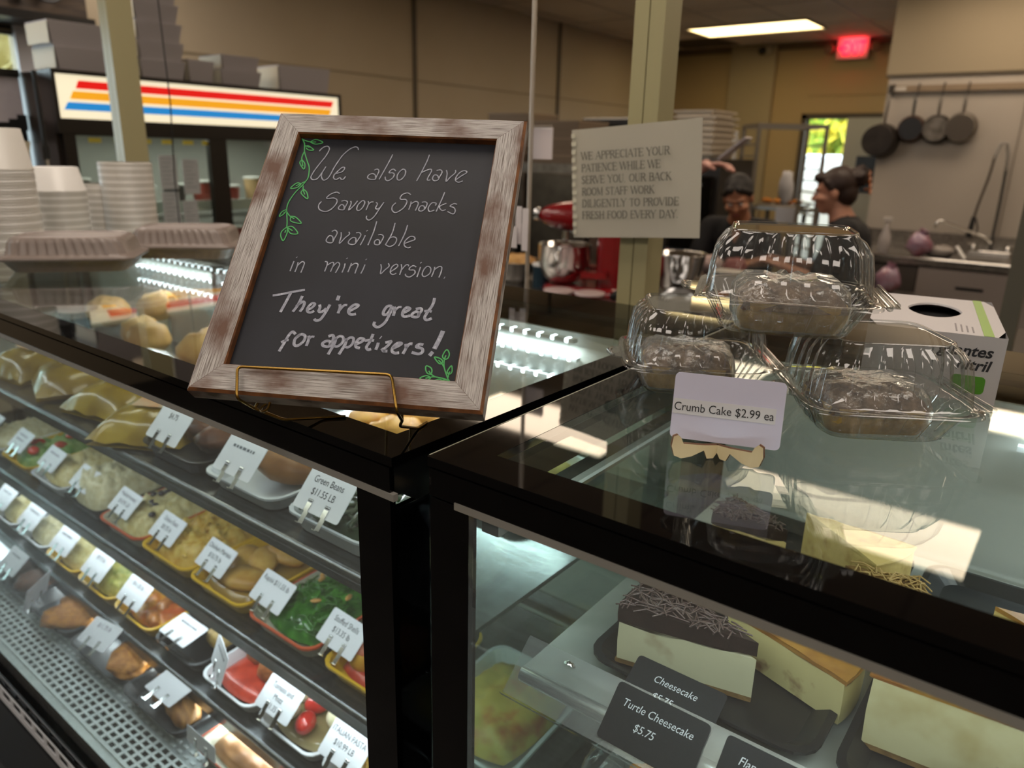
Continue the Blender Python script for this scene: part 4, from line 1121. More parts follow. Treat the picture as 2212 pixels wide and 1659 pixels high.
def cake_slice(label, x, y, z, rz, L, H, wdeg, body, top, topt, crust=True, shreds=None, seed=1, group='cake slices in the bakery case'):
    t = thing('cake_slice', label, 'cake slice', (x, y, z), rz, group)
    def wedge(a, b, k=1.0, rough=0.0, low=0.0):
        h = radians(wdeg / 2)
        pts = [(0, 0)]
        n = 10
        side = [(L * k * i / 8 * cos(-h), L * k * i / 8 * sin(-h)) for i in range(1, 9)]
        arc = [(L * k * cos(-h + 2 * h * i / n), L * k * sin(-h + 2 * h * i / n)) for i in range(1, n)]
        side2 = [(L * k * i / 8 * cos(h), L * k * i / 8 * sin(h)) for i in range(8, 0, -1)]
        P = pts + side + arc + side2
        r = random.Random(seed)
        q = MB()
        q.rings([[(px, py, a + low * r.uniform(-1, 1)) for px, py in P], [(px * 1.005, py * 1.005, a + (b - a) * .5) for px, py in P],
                 [(px, py, b + rough * r.uniform(-1, 1)) for px, py in P]], smooth=False)
        return q
    c = .005 if crust else 0
    wedge(c, H - topt).build('filling', body, t)
    if crust:
        wedge(0, c, 1.01).build('crust', CRUST, t)
    wedge(H - topt, H, 1.012, .0012, min(.0035, topt * .3)).build('topping', top, t)
    if shreds:
        r = random.Random(seed)
        s = MB()
        for i in range(shreds[0]):
            a, d_ = radians(r.uniform(-wdeg / 2, wdeg / 2)) * .95, L * sqrt(r.uniform(.01, 1)) * .99
            px, py, b = d_ * cos(a), d_ * sin(a), r.uniform(0, 6.3)
            l = r.uniform(.006, .014)
            zz = H + r.uniform(0, .005)
            s.tube([(px - l * cos(b), py - l * sin(b), zz - .002), (px, py + .002, zz + .002), (px + l * cos(b + .5), py + l * sin(b + .5), zz - .001)], .0008, 5)
        s.build('chocolate_shreds', shreds[1], t)
    return t

ZB = 1.0285
GB = 'black trays in the bakery case'
tray('black tray holding the turtle cheesecake slice', -.205, .625, ZB, .215, .195, .016, 'black', 0, GB)
tray('black tray holding the flan cheesecake slice', .022, .625, ZB, .215, .195, .016, 'black', 0, GB)
tray('black tray further right in the bakery case', .26, .625, ZB, .215, .195, .016, 'black', 0, GB)
tray('black tray at the rear left of the bakery shelf', -.205, .84, ZB, .215, .20, .016, 'black', 0, GB)
tray('black tray at the rear middle of the bakery shelf', .022, .84, ZB, .215, .20, .016, 'black', 0, GB)
SHRED = mat('chocolate_shred', '#5a4642', .3, coat=.4)
cake_slice('turtle cheesecake slice with shredded dark chocolate top at the front', -.165, .575, ZB + .006, radians(176), .125, .062, 34, CREAMG, CHOC, .017, True, (150, SHRED), 2)
cake_slice('cheesecake slice with brown caramel stripes behind the turtle slice', -.215, .635, ZB + .006, radians(-3), .125, .045, 30, mat('caramel_striped_cake', '#d2c48a', .5, noise=34, col2='#7d5a3a', ramp=(.58, .72), bump=.3), FLAN, .004, False, None, 3)
cake_slice('tall pale flan cheesecake slice right of the turtle tray', .115, .60, ZB + .006, radians(172), .19, .070, 26, CREAMC, FLAN, .003, True, None, 4)
cake_slice('dark cookie crumb ganache slice at the right bottom corner', .125, .545, ZB + .006, radians(185), .10, .052, 30, OREO, CHOC, .012, False, (60, SHRED), 5)
cake_slice('rear slice with shredded chocolate seen through the top glass', -.215, .80, ZB + .006, radians(170), .085, .062, 40, GOLD, CHOC, .016, False, (110, SHRED), 6)
cake_slice('golden sponge slice seen through the top glass', -.215, .87, ZB + .006, radians(-20), .12, .058, 36, GOLD, GOLD, .004, False, None, 7)
cake_slice('crumbly golden slice nearest the middle under the top glass', -.145, .775, ZB + .006, radians(-8), .075, .056, 44, GOLD, CRUST, .006, False, (60, mat('crumb_shred', '#b99a62', .6)), 8)
cake_slice('yellow slice under the top glass near the right edge', -.01, .80, ZB + .006, radians(-10), .10, .05, 36, GOLD, FLAN, .004, False, None, 9)
t = thing('cream_swirl', 'whipped cream swirl rising beside the rear slices', 'whipped cream', (-.052, .770, ZB + .004), 0)
cs = MB()
pts = []
for k in range(46):
    a = k * .42
    r_ = .024 * (1 - k / 48)
    pts.append((r_ * cos(a), r_ * sin(a), .008 + .045 * k / 46))
cs.tube(pts, [.011 * (1 - .7 * k / 46) for k in range(46)], 10)
cs.build('cream', mat('whipped_cream', '#e9e6c4', .5, sub=.1), t)

def chalk_card(label, x, lines, blank=False, y=.462, z=1.0235, dz=0, lean=48, mirror=False):
    t = thing('price_card', label, 'price card', (x, y, z + dz), 0, 'black chalk price cards in the bakery case')
    M = Matrix.Rotation(radians(90 - lean), 4, 'X')
    b = MB()
    b.M = M
    b.prism(rrect(.0856, .050, .0035, 3, (0, .026)), -.0004, .0004)
    b.build('card', mat('slate_card', '#15161a', .6, spec=.25), t)
    i = MB()
    i.M = M
    yy = .034
    for k, s in enumerate(lines):
        vs, fs = text_mb(s, .0095, 'CENTER', shear=.18)
        wid = max(v[0] for v in vs) - min(v[0] for v in vs)
        kx = min(.9, .074 / wid)
        i.add([(v[0] * kx + (-.006 if k else 0), v[1] + yy - .0006 * (k == 0), .0007) for v in vs], fs)
        yy -= .0155
    i.build('lettering', mat('white_chalk_ink', '#c9ccd2', .6), t)
    return t
chalk_card('black price card reading Turtle Cheesecake $5.75', -.214, ['Turtle Cheesecake', '$5.75'])
chalk_card('black price card reading Flan Cheesecake $5.75', -.114, ['Flan Cheesecake', '$5.75'])
chalk_card('black price card reading Oreo Ganache at the bottom right', -.002, ['Oreo Ganache', '$5.75'], dz=.012, y=.476)
chalk_card('second black Cheesecake $5.75 card tucked behind the Turtle card', -.216, ['Cheesecake', '$5.75'], y=.4935, z=1.037, lean=62)

# pastries in clear boxes on the lower bakery shelf
def clear_box(label, x, y, z, rz, a, group, h1=.03, h2=.054, tabs=True, ribs=22):
    t = thing('clamshell_box', label, 'plastic box', (x, y, z), rz, group)
    N = 320
    def ring(r0, zz, rib):
        out = []
        for i in range(N):
            th = 2 * pi * i / N
            c, s = cos(th), sin(th)
            n = 6.0
            r = r0 / (abs(c) ** n + abs(s) ** n) ** (1 / n)
            w = sin(ribs * th)
            w = max(-1, min(1, w * 3.2))
            corner = min(1, abs(abs(c) - abs(s)) * 3)
            r -= rib * (.5 + .5 * w) * (.35 + .65 * corner)
            out.append((r * c, r * s, zz))
        return out
    k = a / .075
    b = MB()
    b.rings([ring(.049 * k, 0, 0), ring(.053 * k, .003, .001), ring(.0535 * k, .004, .003), ring(.0645 * k, h1 * .82, .0036), ring(.0655 * k, h1 * .9, .0004), ring(.0665 * k, h1, 0), ring(.0745 * k, h1 + .0004, 0), ring(.0755 * k, h1 - .002, 0)], True, False)
    b.build('base', PET, t)
    l = MB()
    z0 = h1 + .0018
    l.rings([ring(.0750 * k, z0, 0), ring(.068 * k, z0 + .0006, 0), ring(.0672 * k, z0 + .003, .0002), ring(.0668 * k, z0 + .006, .0030), ring(.0655 * k, z0 + h2 * .40, .0042), ring(.0625 * k, z0 + h2 * .70, .0046), ring(.0565 * k, z0 + h2 * .87, .0040),
             ring(.0515 * k, z0 + h2 * .93, .0006), ring(.0505 * k, z0 + h2 * .97, 0), ring(.0500 * k, z0 + h2, 0), ring(.0485 * k, z0 + h2, 0), ring(.0470 * k, z0 + h2 - .0018, 0)], False, True)
    l.build('lid', PET, t)
    if tabs:
        g_ = MB()
        g_.tube([(.0775 * k, -.055 * k, h1), (.0775 * k, .055 * k, h1)], .0024, 8)
        g_.tube([(.0835 * k, -.05 * k, h1 + .002), (.0835 * k, .05 * k, h1 + .002)], .0022, 8)
        g_.box((.074 * k, -.05 * k, h1 - .0006), (.086 * k, .05 * k, h1 + .0004))
        g_.build('hinge', PET, t)
        q = MB()
        q.prism([(-.074 * k, -.03 * k), (-.086 * k, -.022 * k), (-.090 * k, -.005 * k), (-.086 * k, .012 * k), (-.074 * k, .02 * k)], h1, h1 + .0015)
        q.tube([(-.083 * k, -.02 * k, h1 + .001), (-.088 * k, -.005 * k, h1 + .003), (-.083 * k, .01 * k, h1 + .001)], .0016, 6)
        q.build('pull_tab', PET, t)
    return t

def crumb_cake(label, x, y, z, rz, s=1.0, group='wrapped crumb cakes', seed=1):
    t = thing('crumb_cake', label, 'cake', (x, y, z), rz, group)
    c = MB()
    c.rings([ring3(.072 * s, .066 * s, .012, .001), ring3(.080 * s, .074 * s, .012, .012), ring3(.078 * s, .072 * s, .014, .024)], smooth=True)
    c.build('sponge', mat('crumb_cake_sponge', '#c9a458', .7, noise=60, col2='#a98640', bump=.5), t)
    m = MB()
    n = 34
    vs = []
    for j in range(n + 1):
        for i in range(n + 1):
            u, v = i / n * 2 - 1, j / n * 2 - 1
            e = max(abs(u), abs(v))
            q = mnoise.noise(Vector((u * 4 + seed, v * 4, seed))) + .6 * mnoise.noise(Vector((u * 11 + seed, v * 11, 3)))
            vs.append((u * .041 * s * (1 - .08 * v * v), v * .038 * s * (1 - .08 * u * u), .022 + (1 - e ** 6) * (.012 + .006 * q) if e < 1 else .018))
    m.add(vs, [(j * (n + 1) + i, j * (n + 1) + i + 1, (j + 1) * (n + 1) + i + 1, (j + 1) * (n + 1) + i) for j in range(n) for i in range(n)], True)
    m.build('crumb_topping', mat('crumb_topping', '#8a6f58', .75, noise=70, col2='#4f3726', ramp=(.4, .62), bump=.8), t)
    f = MB()
    N, rs = 60, []
    for zz, k, hgt in ((0, .98, 0), (.01, 1.06, .2), (.022, 1.07, .6), (.034, 1.03, 1), (.041, .86, 1), (.043, .5, 1)):
        rg = []
        for i in range(N):
            th = 2 * pi * i / N
            cc, ss = cos(th), sin(th)
            r = 1 / (abs(cc) ** 5 + abs(ss) ** 5) ** .2
            q = .05 * mnoise.noise(Vector((cc * 6, ss * 6, zz * 90 + seed))) + .03 * mnoise.noise(Vector((cc * 16, ss * 16, zz * 200 + seed)))
            rg.append((.040 * s * r * k * cc * (1 + q), .037 * s * r * k * ss * (1 + q), zz + .004 * hgt * mnoise.noise(Vector((cc * 5 + seed, ss * 5, zz * 50)))))
        rs.append(rg)
    f.rings(rs, False, True)
    f.build('plastic_wrap', FILM, t)
    return t

UC = 'clear boxes of crumb cake on the bakery case'
R33 = radians(33)
def clam_with_cakes(label, x, y, z, rz, cl, spots, seed):
    clear_box(label, x, y, z, rz, .075, UC)
    for i, (dx, dy, r2) in enumerate(spots):
        px, py = x + dx * cos(rz) - dy * sin(rz), y + dx * sin(rz) + dy * cos(rz)
        crumb_cake(cl[i], px, py, z + .0012 + .0008 * i, rz + r2, 1.12, seed=seed + i * 3)
clam_with_cakes('clear box of crumb cake at the front right on the bakery case', -.139, .716, TOP + .0003, R33, ['wrapped crumb cake inside the front right clear box'], [(-.006, -.004, .06)], 1)
clam_with_cakes('clear box of crumb cake at the left behind the price card', -.318, .7235, TOP + .0003, R33, ['wrapped crumb cake inside the left clear box'], [(-.006, -.002, -.05)], 5)
clam_with_cakes('topmost clear box of crumb cake resting across the other two', -.2125, .668, TOP + .0885, radians(21), ['wrapped crumb cake inside the topmost clear box'], [(.004, -.004, .1)], 9)

clear_box('clear box of pastries on the lower bakery shelf at the left', -.27, .86, .779, .2, .085, 'clear boxes on the lower bakery shelf', tabs=False)
clear_box('clear box with an orange flower cookie on the lower bakery shelf', -.272, .650, .779, -.1, .085, 'clear boxes on the lower bakery shelf', tabs=False)
t = thing('flower_cookie', 'orange flower-shaped cookie in a clear box at the bottom edge', 'cookie', (-.270, .655, .80), 0)
MB().prism([(.04 * (1 + .12 * cos(8 * a)) * cos(a), .04 * (1 + .12 * cos(8 * a)) * sin(a)) for a in [2 * pi * i / 64 for i in range(64)]], 0, .012).build('cookie', mat('orange_cookie', '#e0963c', .6), t)
heap('pastries', 'mixed pastries inside the left lower clear box', 'pastry', -.27, .86, .784, .10, .10, .045, mat('food_pastries', '#c9a24a', .5, noise=30, col2='#8f9a3c'), 77)

# price card on a little wooden stand
WOOD = mat('plywood', '#dcc79c', .5, noise=14, col2='#d0b788', stretch=(1, 8, 1))
BURN = mat('burnt_edge', '#5a3516', .6)
cd = thing('price_card', 'white card reading Crumb Cake $2.99 ea on a wooden stand', 'price card',
           M=frame((-.2065, .5475, 1.2735), (.938, .345, -.0), (-.055, .15, .987)))
b = MB()
b.prism(rrect(.0856, .054, .004, 4, (0, .034)), -.0005, .0005)
b.build('card', mat('lilac_white_card', '#cfcde0', .35), cd)
b = MB()
b.prism(rrect(.0795, .0125, .0005, 1, (-.0026, .0335)), .0006, .0008)
b.build('label_strip', mat('label_strip', '#d9d9dc', .25), cd)
vs, fs = text_mb('Crumb Cake $2.99 ea', .0098, 'CENTER', .077)
b = MB()
b.M = Matrix.Translation((-.0028, .0302, .0011))
b.add(vs, fs)
b.build('lettering', INK, cd)
ws = thing('card_stand', 'small laser-cut wooden stand holding the crumb cake card', 'card stand', M=frame((-.2085, .5415, 1.2705), (.938, .345, 0), (-.345, .938, 0)))
for s in (-1, 1):
    half = [(0, .006), (-.004, -.0005), (-.009, -.001), (-.012, .006), (-.022, .001), (-.030, -.0005), (-.036, .002), (-.0385, .010), (-.0375, .018), (-.034, .0195), (-.031, .0165), (-.029, .012), (-.012, .0105), (0, .0105)]
    poly = [(-p[0] * s, p[1] + .001) for p in half]
    if s == -1:
        poly = poly[::-1]
    M_ = Matrix.Rotation(radians(-22 * s), 4, 'Z') @ Matrix.Rotation(pi / 2, 4, 'X')
    q = MB()
    q.M = M_
    q.prism(poly[::-1] if s == 1 else poly[::-1], -.0001, .0031)
    o = q.build('wing', BURN, ws)
    q = MB()
    q.M = M_ @ Matrix.Translation((0, 0, .00320))
    q.add([(x, y, 0) for x, y in poly], [tuple(range(len(poly)))])
    q.add([(x, y, -.0036) for x, y in poly], [tuple(range(len(poly)))])
    q.build('wing_face', WOOD, o)

# glove box
gb = thing('glove_box', 'white cardboard glove box with a dark oval opening at the back', 'box', (-.1325, .955, TOP), radians(10), None)
GBW = mat('glove_box_card', '#bcb8b8', .45)
w2, d2, h2 = .0625, .112, .068
b = MB()
n = 28
hole = [(.034 * (abs(cos(a)) ** .7) * (1 if cos(a) > 0 else -1) + .0, .022 + .042 * (abs(sin(a)) ** .9) * (1 if sin(a) > 0 else -1)) for a in [2 * pi * i / n for i in range(n)]]
hole = [(.028 * cos(a) * (1 - .12 * abs(sin(a))), .018 + .048 * sin(a)) for a in [2 * pi * i / n for i in range(n)]]
def edge(a):
    c, s = cos(a), sin(a)
    k = min(w2 / max(1e-6, abs(c)), d2 / max(1e-6, abs(s)))
    return (c * k, s * k)
out_ = [edge(2 * pi * i / n + .0001) for i in range(n)]
b.rings([[(x, y, h2) for x, y in out_], [(x, y, h2) for x, y in hole], [(x * .97, y * .98, h2 - .002) for x, y in hole]], False, False, smooth=False)
b.add([(-w2, -d2, 0), (w2, -d2, 0), (w2, d2, 0), (-w2, d2, 0), (-w2, -d2, h2), (w2, -d2, h2), (w2, d2, h2), (-w2, d2, h2)], [(3, 2, 1, 0), (0, 1, 5, 4), (1, 2, 6, 5), (2, 3, 7, 6), (3, 0, 4, 7)])
b.build('carton', GBW, gb)
MB().box((-w2 + .003, -d2 + .003, .002), (w2 - .003, d2 - .003, h2 - .012)).build('dark_gloves', mat('dark_gloves', '#101112', .6), gb)
gn = mat('box_green', '#8fae5a', .5)
MB().box((.042, -d2, h2 + .0001), (.051, d2, h2 + .0004)).build('green_band', gn, gb)
q = MB()
q.M = Matrix.Translation((0, -d2 - .0003, 0)) @ Matrix.Rotation(pi / 2, 4, 'X')
for s, yy in (('guantes', .047), ('nitril', .033)):
    vs, fs = text_mb(s, .0155, 'RIGHT', shear=.22, bold=.0004)
    q.add([(v[0] + .052, v[1] + yy, 0) for v in vs], fs)
q.build('lettering', INK, gb)
q = MB()
q.M = Matrix.Translation((0, -d2 - .0004, 0)) @ Matrix.Rotation(pi / 2, 4, 'X')
q.prism(rrect(.03, .018, .004, 3, (.036, .018)), -.0002, .0002)
q.build('green_mark', mat('box_green_dark', '#4d8a1e', .5), gb)
q = MB()
for k in range(4):
    q.box((.018 + k * .005, -d2 + .012, h2 + .0001), (.0195 + k * .005, -d2 + .055 - k * .004, h2 + .0003))
q.build('fine_print', mat('fine_print', '#8b8686', .6), gb)

# ------------------------------------------------------------ chalkboard on its brass easel
def weathered(name, sx, sy):
    m = bpy.data.materials.new(name)
    m.use_nodes = True
    nt = m.node_tree
    bs = nt.nodes['Principled BSDF']
    bs.inputs['Roughness'].default_value = .65
    tc = nt.nodes.new('ShaderNodeTexCoord')
    def nz(scale, st, det):
        mp = nt.nodes.new('ShaderNodeMapping')
        mp.inputs['Scale'].default_value = st
        n_ = nt.nodes.new('ShaderNodeTexNoise')
        n_.inputs['Scale'].default_value = scale
        n_.inputs['Detail'].default_value = det
        nt.links.new(tc.outputs['Object'], mp.inputs['Vector'])
        nt.links.new(mp.outputs['Vector'], n_.inputs['Vector'])
        return n_
    grain = nz(58, (sx, sy, 1), 8)
    blot = nz(22, (.6 if sx < sy else 1, .6 if sy < sx else 1, 1), 5)
    def rmp(src, p0, p1, c0, c1):
        r = nt.nodes.new('ShaderNodeValToRGB')
        r.color_ramp.elements[0].position = p0
        r.color_ramp.elements[1].position = p1
        r.color_ramp.elements[0].color = (*lin(c0), 1)
        r.color_ramp.elements[1].color = (*lin(c1), 1)
        nt.links.new(src.outputs['Fac'], r.inputs['Fac'])
        return r
    g1 = rmp(grain, .36, .56, '#665c55', '#bdb9b5')
    b1 = rmp(blot, .36, .54, '#000000', '#ffffff')
    mx = nt.nodes.new('ShaderNodeMixRGB')
    mx.inputs['Color1'].default_value = (*lin('#65493a'), 1)
    nt.links.new(b1.outputs['Color'], mx.inputs['Fac'])
    nt.links.new(g1.outputs['Color'], mx.inputs['Color2'])
    nt.links.new(mx.outputs['Color'], bs.inputs['Base Color'])
    bp = nt.nodes.new('ShaderNodeBump')
    bp.inputs['Strength'].default_value = .5
    bp.inputs['Distance'].default_value = .0008
    nt.links.new(grain.outputs['Fac'], bp.inputs['Height'])
    nt.links.new(bp.outputs['Normal'], bs.inputs['Normal'])
    return m
WH, WV = weathered('weathered_wood_across', .6, 30), weathered('weathered_wood_upright', 30, .6)
BROWN = mat('worn_brown_wood', '#87562f', .6, noise=60, col2='#54341d', stretch=(1, 1, 1), bump=.3)
BM = frame((-.512, .4512, 1.4195), (.8673, .4976, -.0128), (-.329, .5924, .7354))
bd = thing('chalkboard', 'chalkboard in a weathered wooden frame about Savory Snacks', 'chalkboard', M=BM)
W, H, FB, TH, RC_ = .1241, .1535, .0264, .0165, .0074
ow, oh, iw, ih = W, H, W - FB, H - FB
def side(p0, p1, q1, q0, m):
    """mitred frame side: outer edge p0-p1, inner edge q0-q1"""
    e = .0016
    def ins(p, q, k):
        return (p[0] + (q[0] - p[0]) * k, p[1] + (q[1] - p[1]) * k)
    a0, a1 = ins(p0, q0, .09), ins(p1, q1, .09)
    c0, c1 = ins(q0, p0, .035), ins(q1, p1, .035)
    mb = MB()
    mb.add([(*a0, 0), (*a1, 0), (*c1, 0), (*c0, 0)], [(0, 1, 2, 3)])
    mb.add([(*p0, -TH), (*p1, -TH), (*p1, -e * 1.6), (*p0, -e * 1.6)], [(0, 1, 2, 3)])
    mb.add([(*p0, -TH), (*q0, -TH), (*q1, -TH), (*p1, -TH)], [(0, 1, 2, 3)])
    o = mb.build('frame_side', m, bd)
    w_ = MB()
    w_.add([(*p0, -e * 1.6), (*p1, -e * 1.6), (*a1, 0), (*a0, 0)], [(0, 1, 2, 3)])
    w_.add([(*c0, 0), (*c1, 0), (*q1, -e), (*q0, -e)], [(0, 1, 2, 3)])
    w_.add([(*q0, -e), (*q1, -e), (*q1, -TH), (*q0, -TH)], [(0, 1, 2, 3)])
    for p, q, a, c in ((p0, q0, a0, c0), (p1, q1, a1, c1)):
        w_.add([(*p, -TH), (*q, -TH), (*q, -e), (*c, 0), (*a, 0), (*p, -e * 1.6)], [(0, 1, 2, 3, 4, 5)])
    w_.build('worn_edge', BROWN, o)
g_ = .00025
side((-ow, -oh), (ow, -oh), (iw, -ih), (-iw, -ih), WH)
side((ow, oh), (-ow, oh), (-iw, ih), (iw, ih), WH)
side((ow, -oh + g_), (ow, oh - g_), (iw, ih - g_), (iw, -ih + g_), WV)
side((-ow, oh - g_), (-ow, -oh + g_), (-iw, -ih + g_), (-iw, ih - g_), WV)
MB().box((-iw - .004, -ih - .004, -RC_ - .004), (iw + .004, ih + .004, -RC_)).build('slate', mat('slate', '#15171d', .55, noise=9, col2='#1f222b', detail=6, spec=.35), bd)
CHALKW = mat('chalk_white', '#bcc0cc', .8, noise=320, col2='#969aa8', ramp=(.3, .5))
CHALKG = mat('chalk_green', '#4fae62', .7)
ck = MB()
for s in CHALK:
    p = [(s[i] * 1e-4, s[i + 1] * 1e-4) for i in range(1, len(s), 2)]
    ribbon(ck, smooth_path(p, 5), s[0] * 1e-5 * .9, -RC_ + .0003)
ck.build('chalk_lettering', CHALKW, bd)
ck = MB()
for s in VINE:
    p = [(s[i] * 1e-4, s[i + 1] * 1e-4) for i in range(1, len(s), 2)]
    ribbon(ck, smooth_path(p, 6), s[0] * 1e-5 * .8, -RC_ + .0004)
ck.build('chalk_vine', CHALKG, bd)

BRASS = mat('brass', '#8a6d35', .25, 1.0)
ez = thing('wire_easel', 'small brass wire easel carrying the chalkboard', 'easel', (-.46, .45, TOP))
ez_inv = Matrix.Translation((.46, -.45, -TOP))
def bw(x, y, z):
    return ez_inv @ (BM @ Vector((x, y, z)))
def rnd_path(pts, r=.006, n=5):
    out = [pts[0]]
    for i in range(1, len(pts) - 1):
        a, p, c = pts[i - 1], pts[i], pts[i + 1]
        u, v = (a - p).normalized(), (c - p).normalized()
        rr = min(r, (a - p).length * .45, (c - p).length * .45)
        for k in range(n + 1):
            t_ = k / n
            out.append((p + u * rr) * (1 - t_) ** 2 + p * 2 * t_ * (1 - t_) + (p + v * rr) * t_ ** 2)
    out.append(pts[-1])
    return out
zf_, zb_ = .0065, -TH - .0035
loop = [bw(-.071, -.1575, zb_), bw(-.0745, -.1605, zf_), bw(-.0822, -.1325, zf_), bw(.0478, -.1293, zf_), bw(.058, -.1605, zf_), bw(.056, -.1575, zb_)]
MB().tube(rnd_path(loop, .005), .0013, 8).build('front_loop', BRASS, ez)
FL, FR = Vector((-.5135, .392, TOP + .0013)), Vector((-.432, .428, TOP + .0013))
MB().tube(rnd_path([bw(-.071, -.1575, zb_), bw(-.05, -.16, -.034), ez_inv @ FL, ez_inv @ (FL + Vector((.012, .016, 0)))], .004), .0013, 8).build('front_leg', BRASS, ez)
MB().tube(rnd_path([bw(.056, -.1575, zb_), bw(.053, -.16, -.026), ez_inv @ FR, ez_inv @ (FR + Vector((-.004, .016, 0)))], .004), .0013, 8).build('front_leg', BRASS, ez)
MB().tube(rnd_path([bw(-.071, -.1575, zb_), bw(-.012, .06, zb_), bw(.012, .06, zb_), bw(.056, -.1575, zb_)], .01), .0013, 8).build('back_rest', BRASS, ez)
bl_ = MB()
bl_.tube(rnd_path([bw(-.012, .055, zb_ - .002), ez_inv @ Vector((-.605, .555, TOP + .0013)), ez_inv @ Vector((-.585, .575, TOP + .0013)), bw(.012, .055, zb_ - .002)], .01), .0013, 8)
bl_.build('back_leg', BRASS, ez)
hk = MB().tube([bw(-.052 + .006 * cos(a), -.1605 - .006 * sin(a) - .001, zf_ - .004 * a) for a in [k * .35 for k in range(12)]], .0011, 7)
hk.build('curl', BRASS, ez)

# ------------------------------------------------------------ on top of the left case: cups and takeaway boxes
TAUPE = mat('taupe_plastic', '#7d7068', .4)
def takeaway(label, x, y, rz, w=.235, d=.165):
    t = thing('takeaway_box', label, 'takeaway box', (x, y, TOP + .0003), rz, 'taupe takeaway boxes on the deli case')
    def ring(w_, d_, r, z, rib):
        out = []
        P = rrect(w_, d_, r, 8)
        m = len(P)
        # resample evenly
        pts = []
        per = [(P[i], P[(i + 1) % m]) for i in range(m)]
        tot = sum(sqrt((b_[0] - a[0]) ** 2 + (b_[1] - a[1]) ** 2) for a, b_ in per)
        N = 160
        step, acc, k, pos = tot / N, 0, 0, 0
        cur = 0
        for a, b_ in per:
            L = sqrt((b_[0] - a[0]) ** 2 + (b_[1] - a[1]) ** 2)
            while cur <= acc + L - 1e-9 and len(pts) < N:
                f = (cur - acc) / max(L, 1e-9)
                pts.append((a[0] + (b_[0] - a[0]) * f, a[1] + (b_[1] - a[1]) * f))
                cur += step
            acc += L
        for i, (px, py) in enumerate(pts):
            k_ = 1 - rib * (abs(sin(i * pi / 4)) ** .6) / max(.03, sqrt(px * px + py * py))
            out.append((px * k_, py * k_, z))
        while len(out) < N:
            out.append(out[-1])
        return out
    b_ = MB()
    b_.rings([ring(w * .8, d * .76, .02, 0, 0), ring(w * .86, d * .82, .022, .008, .002), ring(w * .93, d * .9, .024, .020, .001), ring(w, d, .026, .022, 0), ring(w, d, .026, .0245, 0)], True, False)
    b_.build('base', TAUPE, t)
    b_ = MB()
    b_.rings([ring(w * 1.0, d * 1.0, .026, .0255, 0), ring(w * .99, d * .985, .026, .029, 0), ring(w * .91, d * .88, .03, .030, 0), ring(w * .895, d * .865, .03, .034, .003), ring(w * .87, d * .83, .032, .052, .0035), ring(w * .83, d * .78, .034, .060, .002),
              ring(w * .77, d * .70, .034, .0635, 0), ring(w * .72, d * .62, .03, .0635, 0), ring(w * .70, d * .60, .03, .062, 0)], True, True)
    b_.build('lid', TAUPE, t)
    b_ = MB()
    b_.rbox((-w / 2 - .014, -.045, .0235), (-w / 2 + .004, -.01, .0285), .005)
    b_.rbox((-w / 2 - .014, .02, .0235), (-w / 2 + .004, .05, .0285), .005)
    b_.build('latch', TAUPE, t)
    return t
takeaway('nearer taupe ribbed takeaway box at the left edge of the case', -1.545, .625, radians(52))
takeaway('taupe ribbed takeaway box behind the nearer one', -1.565, .865, radians(46), .225, .165)

CUP = mat('white_cup', '#c3bfb6', .4)
CUPR = mat('white_cup_rim', '#e3e0da', .35)
def cup_stack(label, x, y, n, r, hcup, pitch, topped=True):
    """nested tubs, standing mouth down: a ribbed tower"""
    t = thing('cup_stack', label, 'stack of cups', (x, y, TOP), 0, 'white tub stacks on the deli case')
    for k in range(n):
        z = k * pitch
        b_ = MB()
        if k == n - 1 and topped:
            b_.lathe([(r, z), (r, z + .003), (r * .97, z + .004), (r * .80, z + hcup), (r * .74, z + hcup + .001)], seg=36, cap0=False)
        else:
            b_.lathe([(r, z), (r, z + .002), (r * .975, z + .0027), (r * .97, z + pitch)], seg=36, cap0=False, cap1=False)
        b_.build('tub', CUP if k % 3 else CUPR, t)
    return t
cup_stack('tall white tub stack cut off by the left picture edge', -1.80, .60, 32, .066, .08, .0056)
cup_stack('white tub stack topped by an upturned tub, in front of the fridge side', -2.005, .79, 22, .062, .055, .0056)
cup_stack('low white tub stack between two taller stacks', -2.085, .93, 23, .055, .05, .0056, False)
cup_stack('white ribbed tub stack beside the cream post', -2.02, .965, 33, .064, .055, .0056, False)
# ------------------------------------------------------------ drinks fridge with striped sign
FX = -3.157  # fridge, nearby pole and paper bag pulled toward the camera along the line of sight
fy = lambda y: .77 * y          # widths along the fridge front, scaled down about the camera
fz = lambda z: .345 + .77 * z   # heights of its upper half, scaled down about camera height
fr = thing('drinks_fridge', 'tall glass-door fridge with a lit red, amber and blue striped header', 'fridge', (-3.42, 1.95, 0))
fi = Matrix.Translation((3.42, -1.95, 0))
def fpart(mb, name, m, P=None):
    mb.v = [fi @ Vector(p) for p in mb.v]
    return mb.build(name, m, P or fr)
FBODY = mat('fridge_black', '#17130f', .35)
FSIDE = mat('fridge_side', '#2a221e', .3, noise=3, col2='#1a1512')
y0, y1 = 1.278, 2.626
fpart(MB().box((-3.66, y0, .05), (FX - .03, y0 + .03, 1.754)), 'side_panel', FSIDE)
fpart(MB().box((-3.66, y1 - .03, .05), (FX - .03, y1, 1.754)), 'side_panel', FSIDE)
fpart(MB().box((-3.66, y0 + .03, .05), (-3.64, y1 - .03, 1.754)), 'back_panel', FSIDE)
fpart(MB().box((-3.64, y0 + .03, 1.558), (FX - .03, y1 - .03, 1.754)), 'header_box', FSIDE)
fpart(MB().box((-3.64, y0 + .03, .05), (FX - .03, y1 - .03, .25)), 'bottom_box', FBODY)
hb = MB()
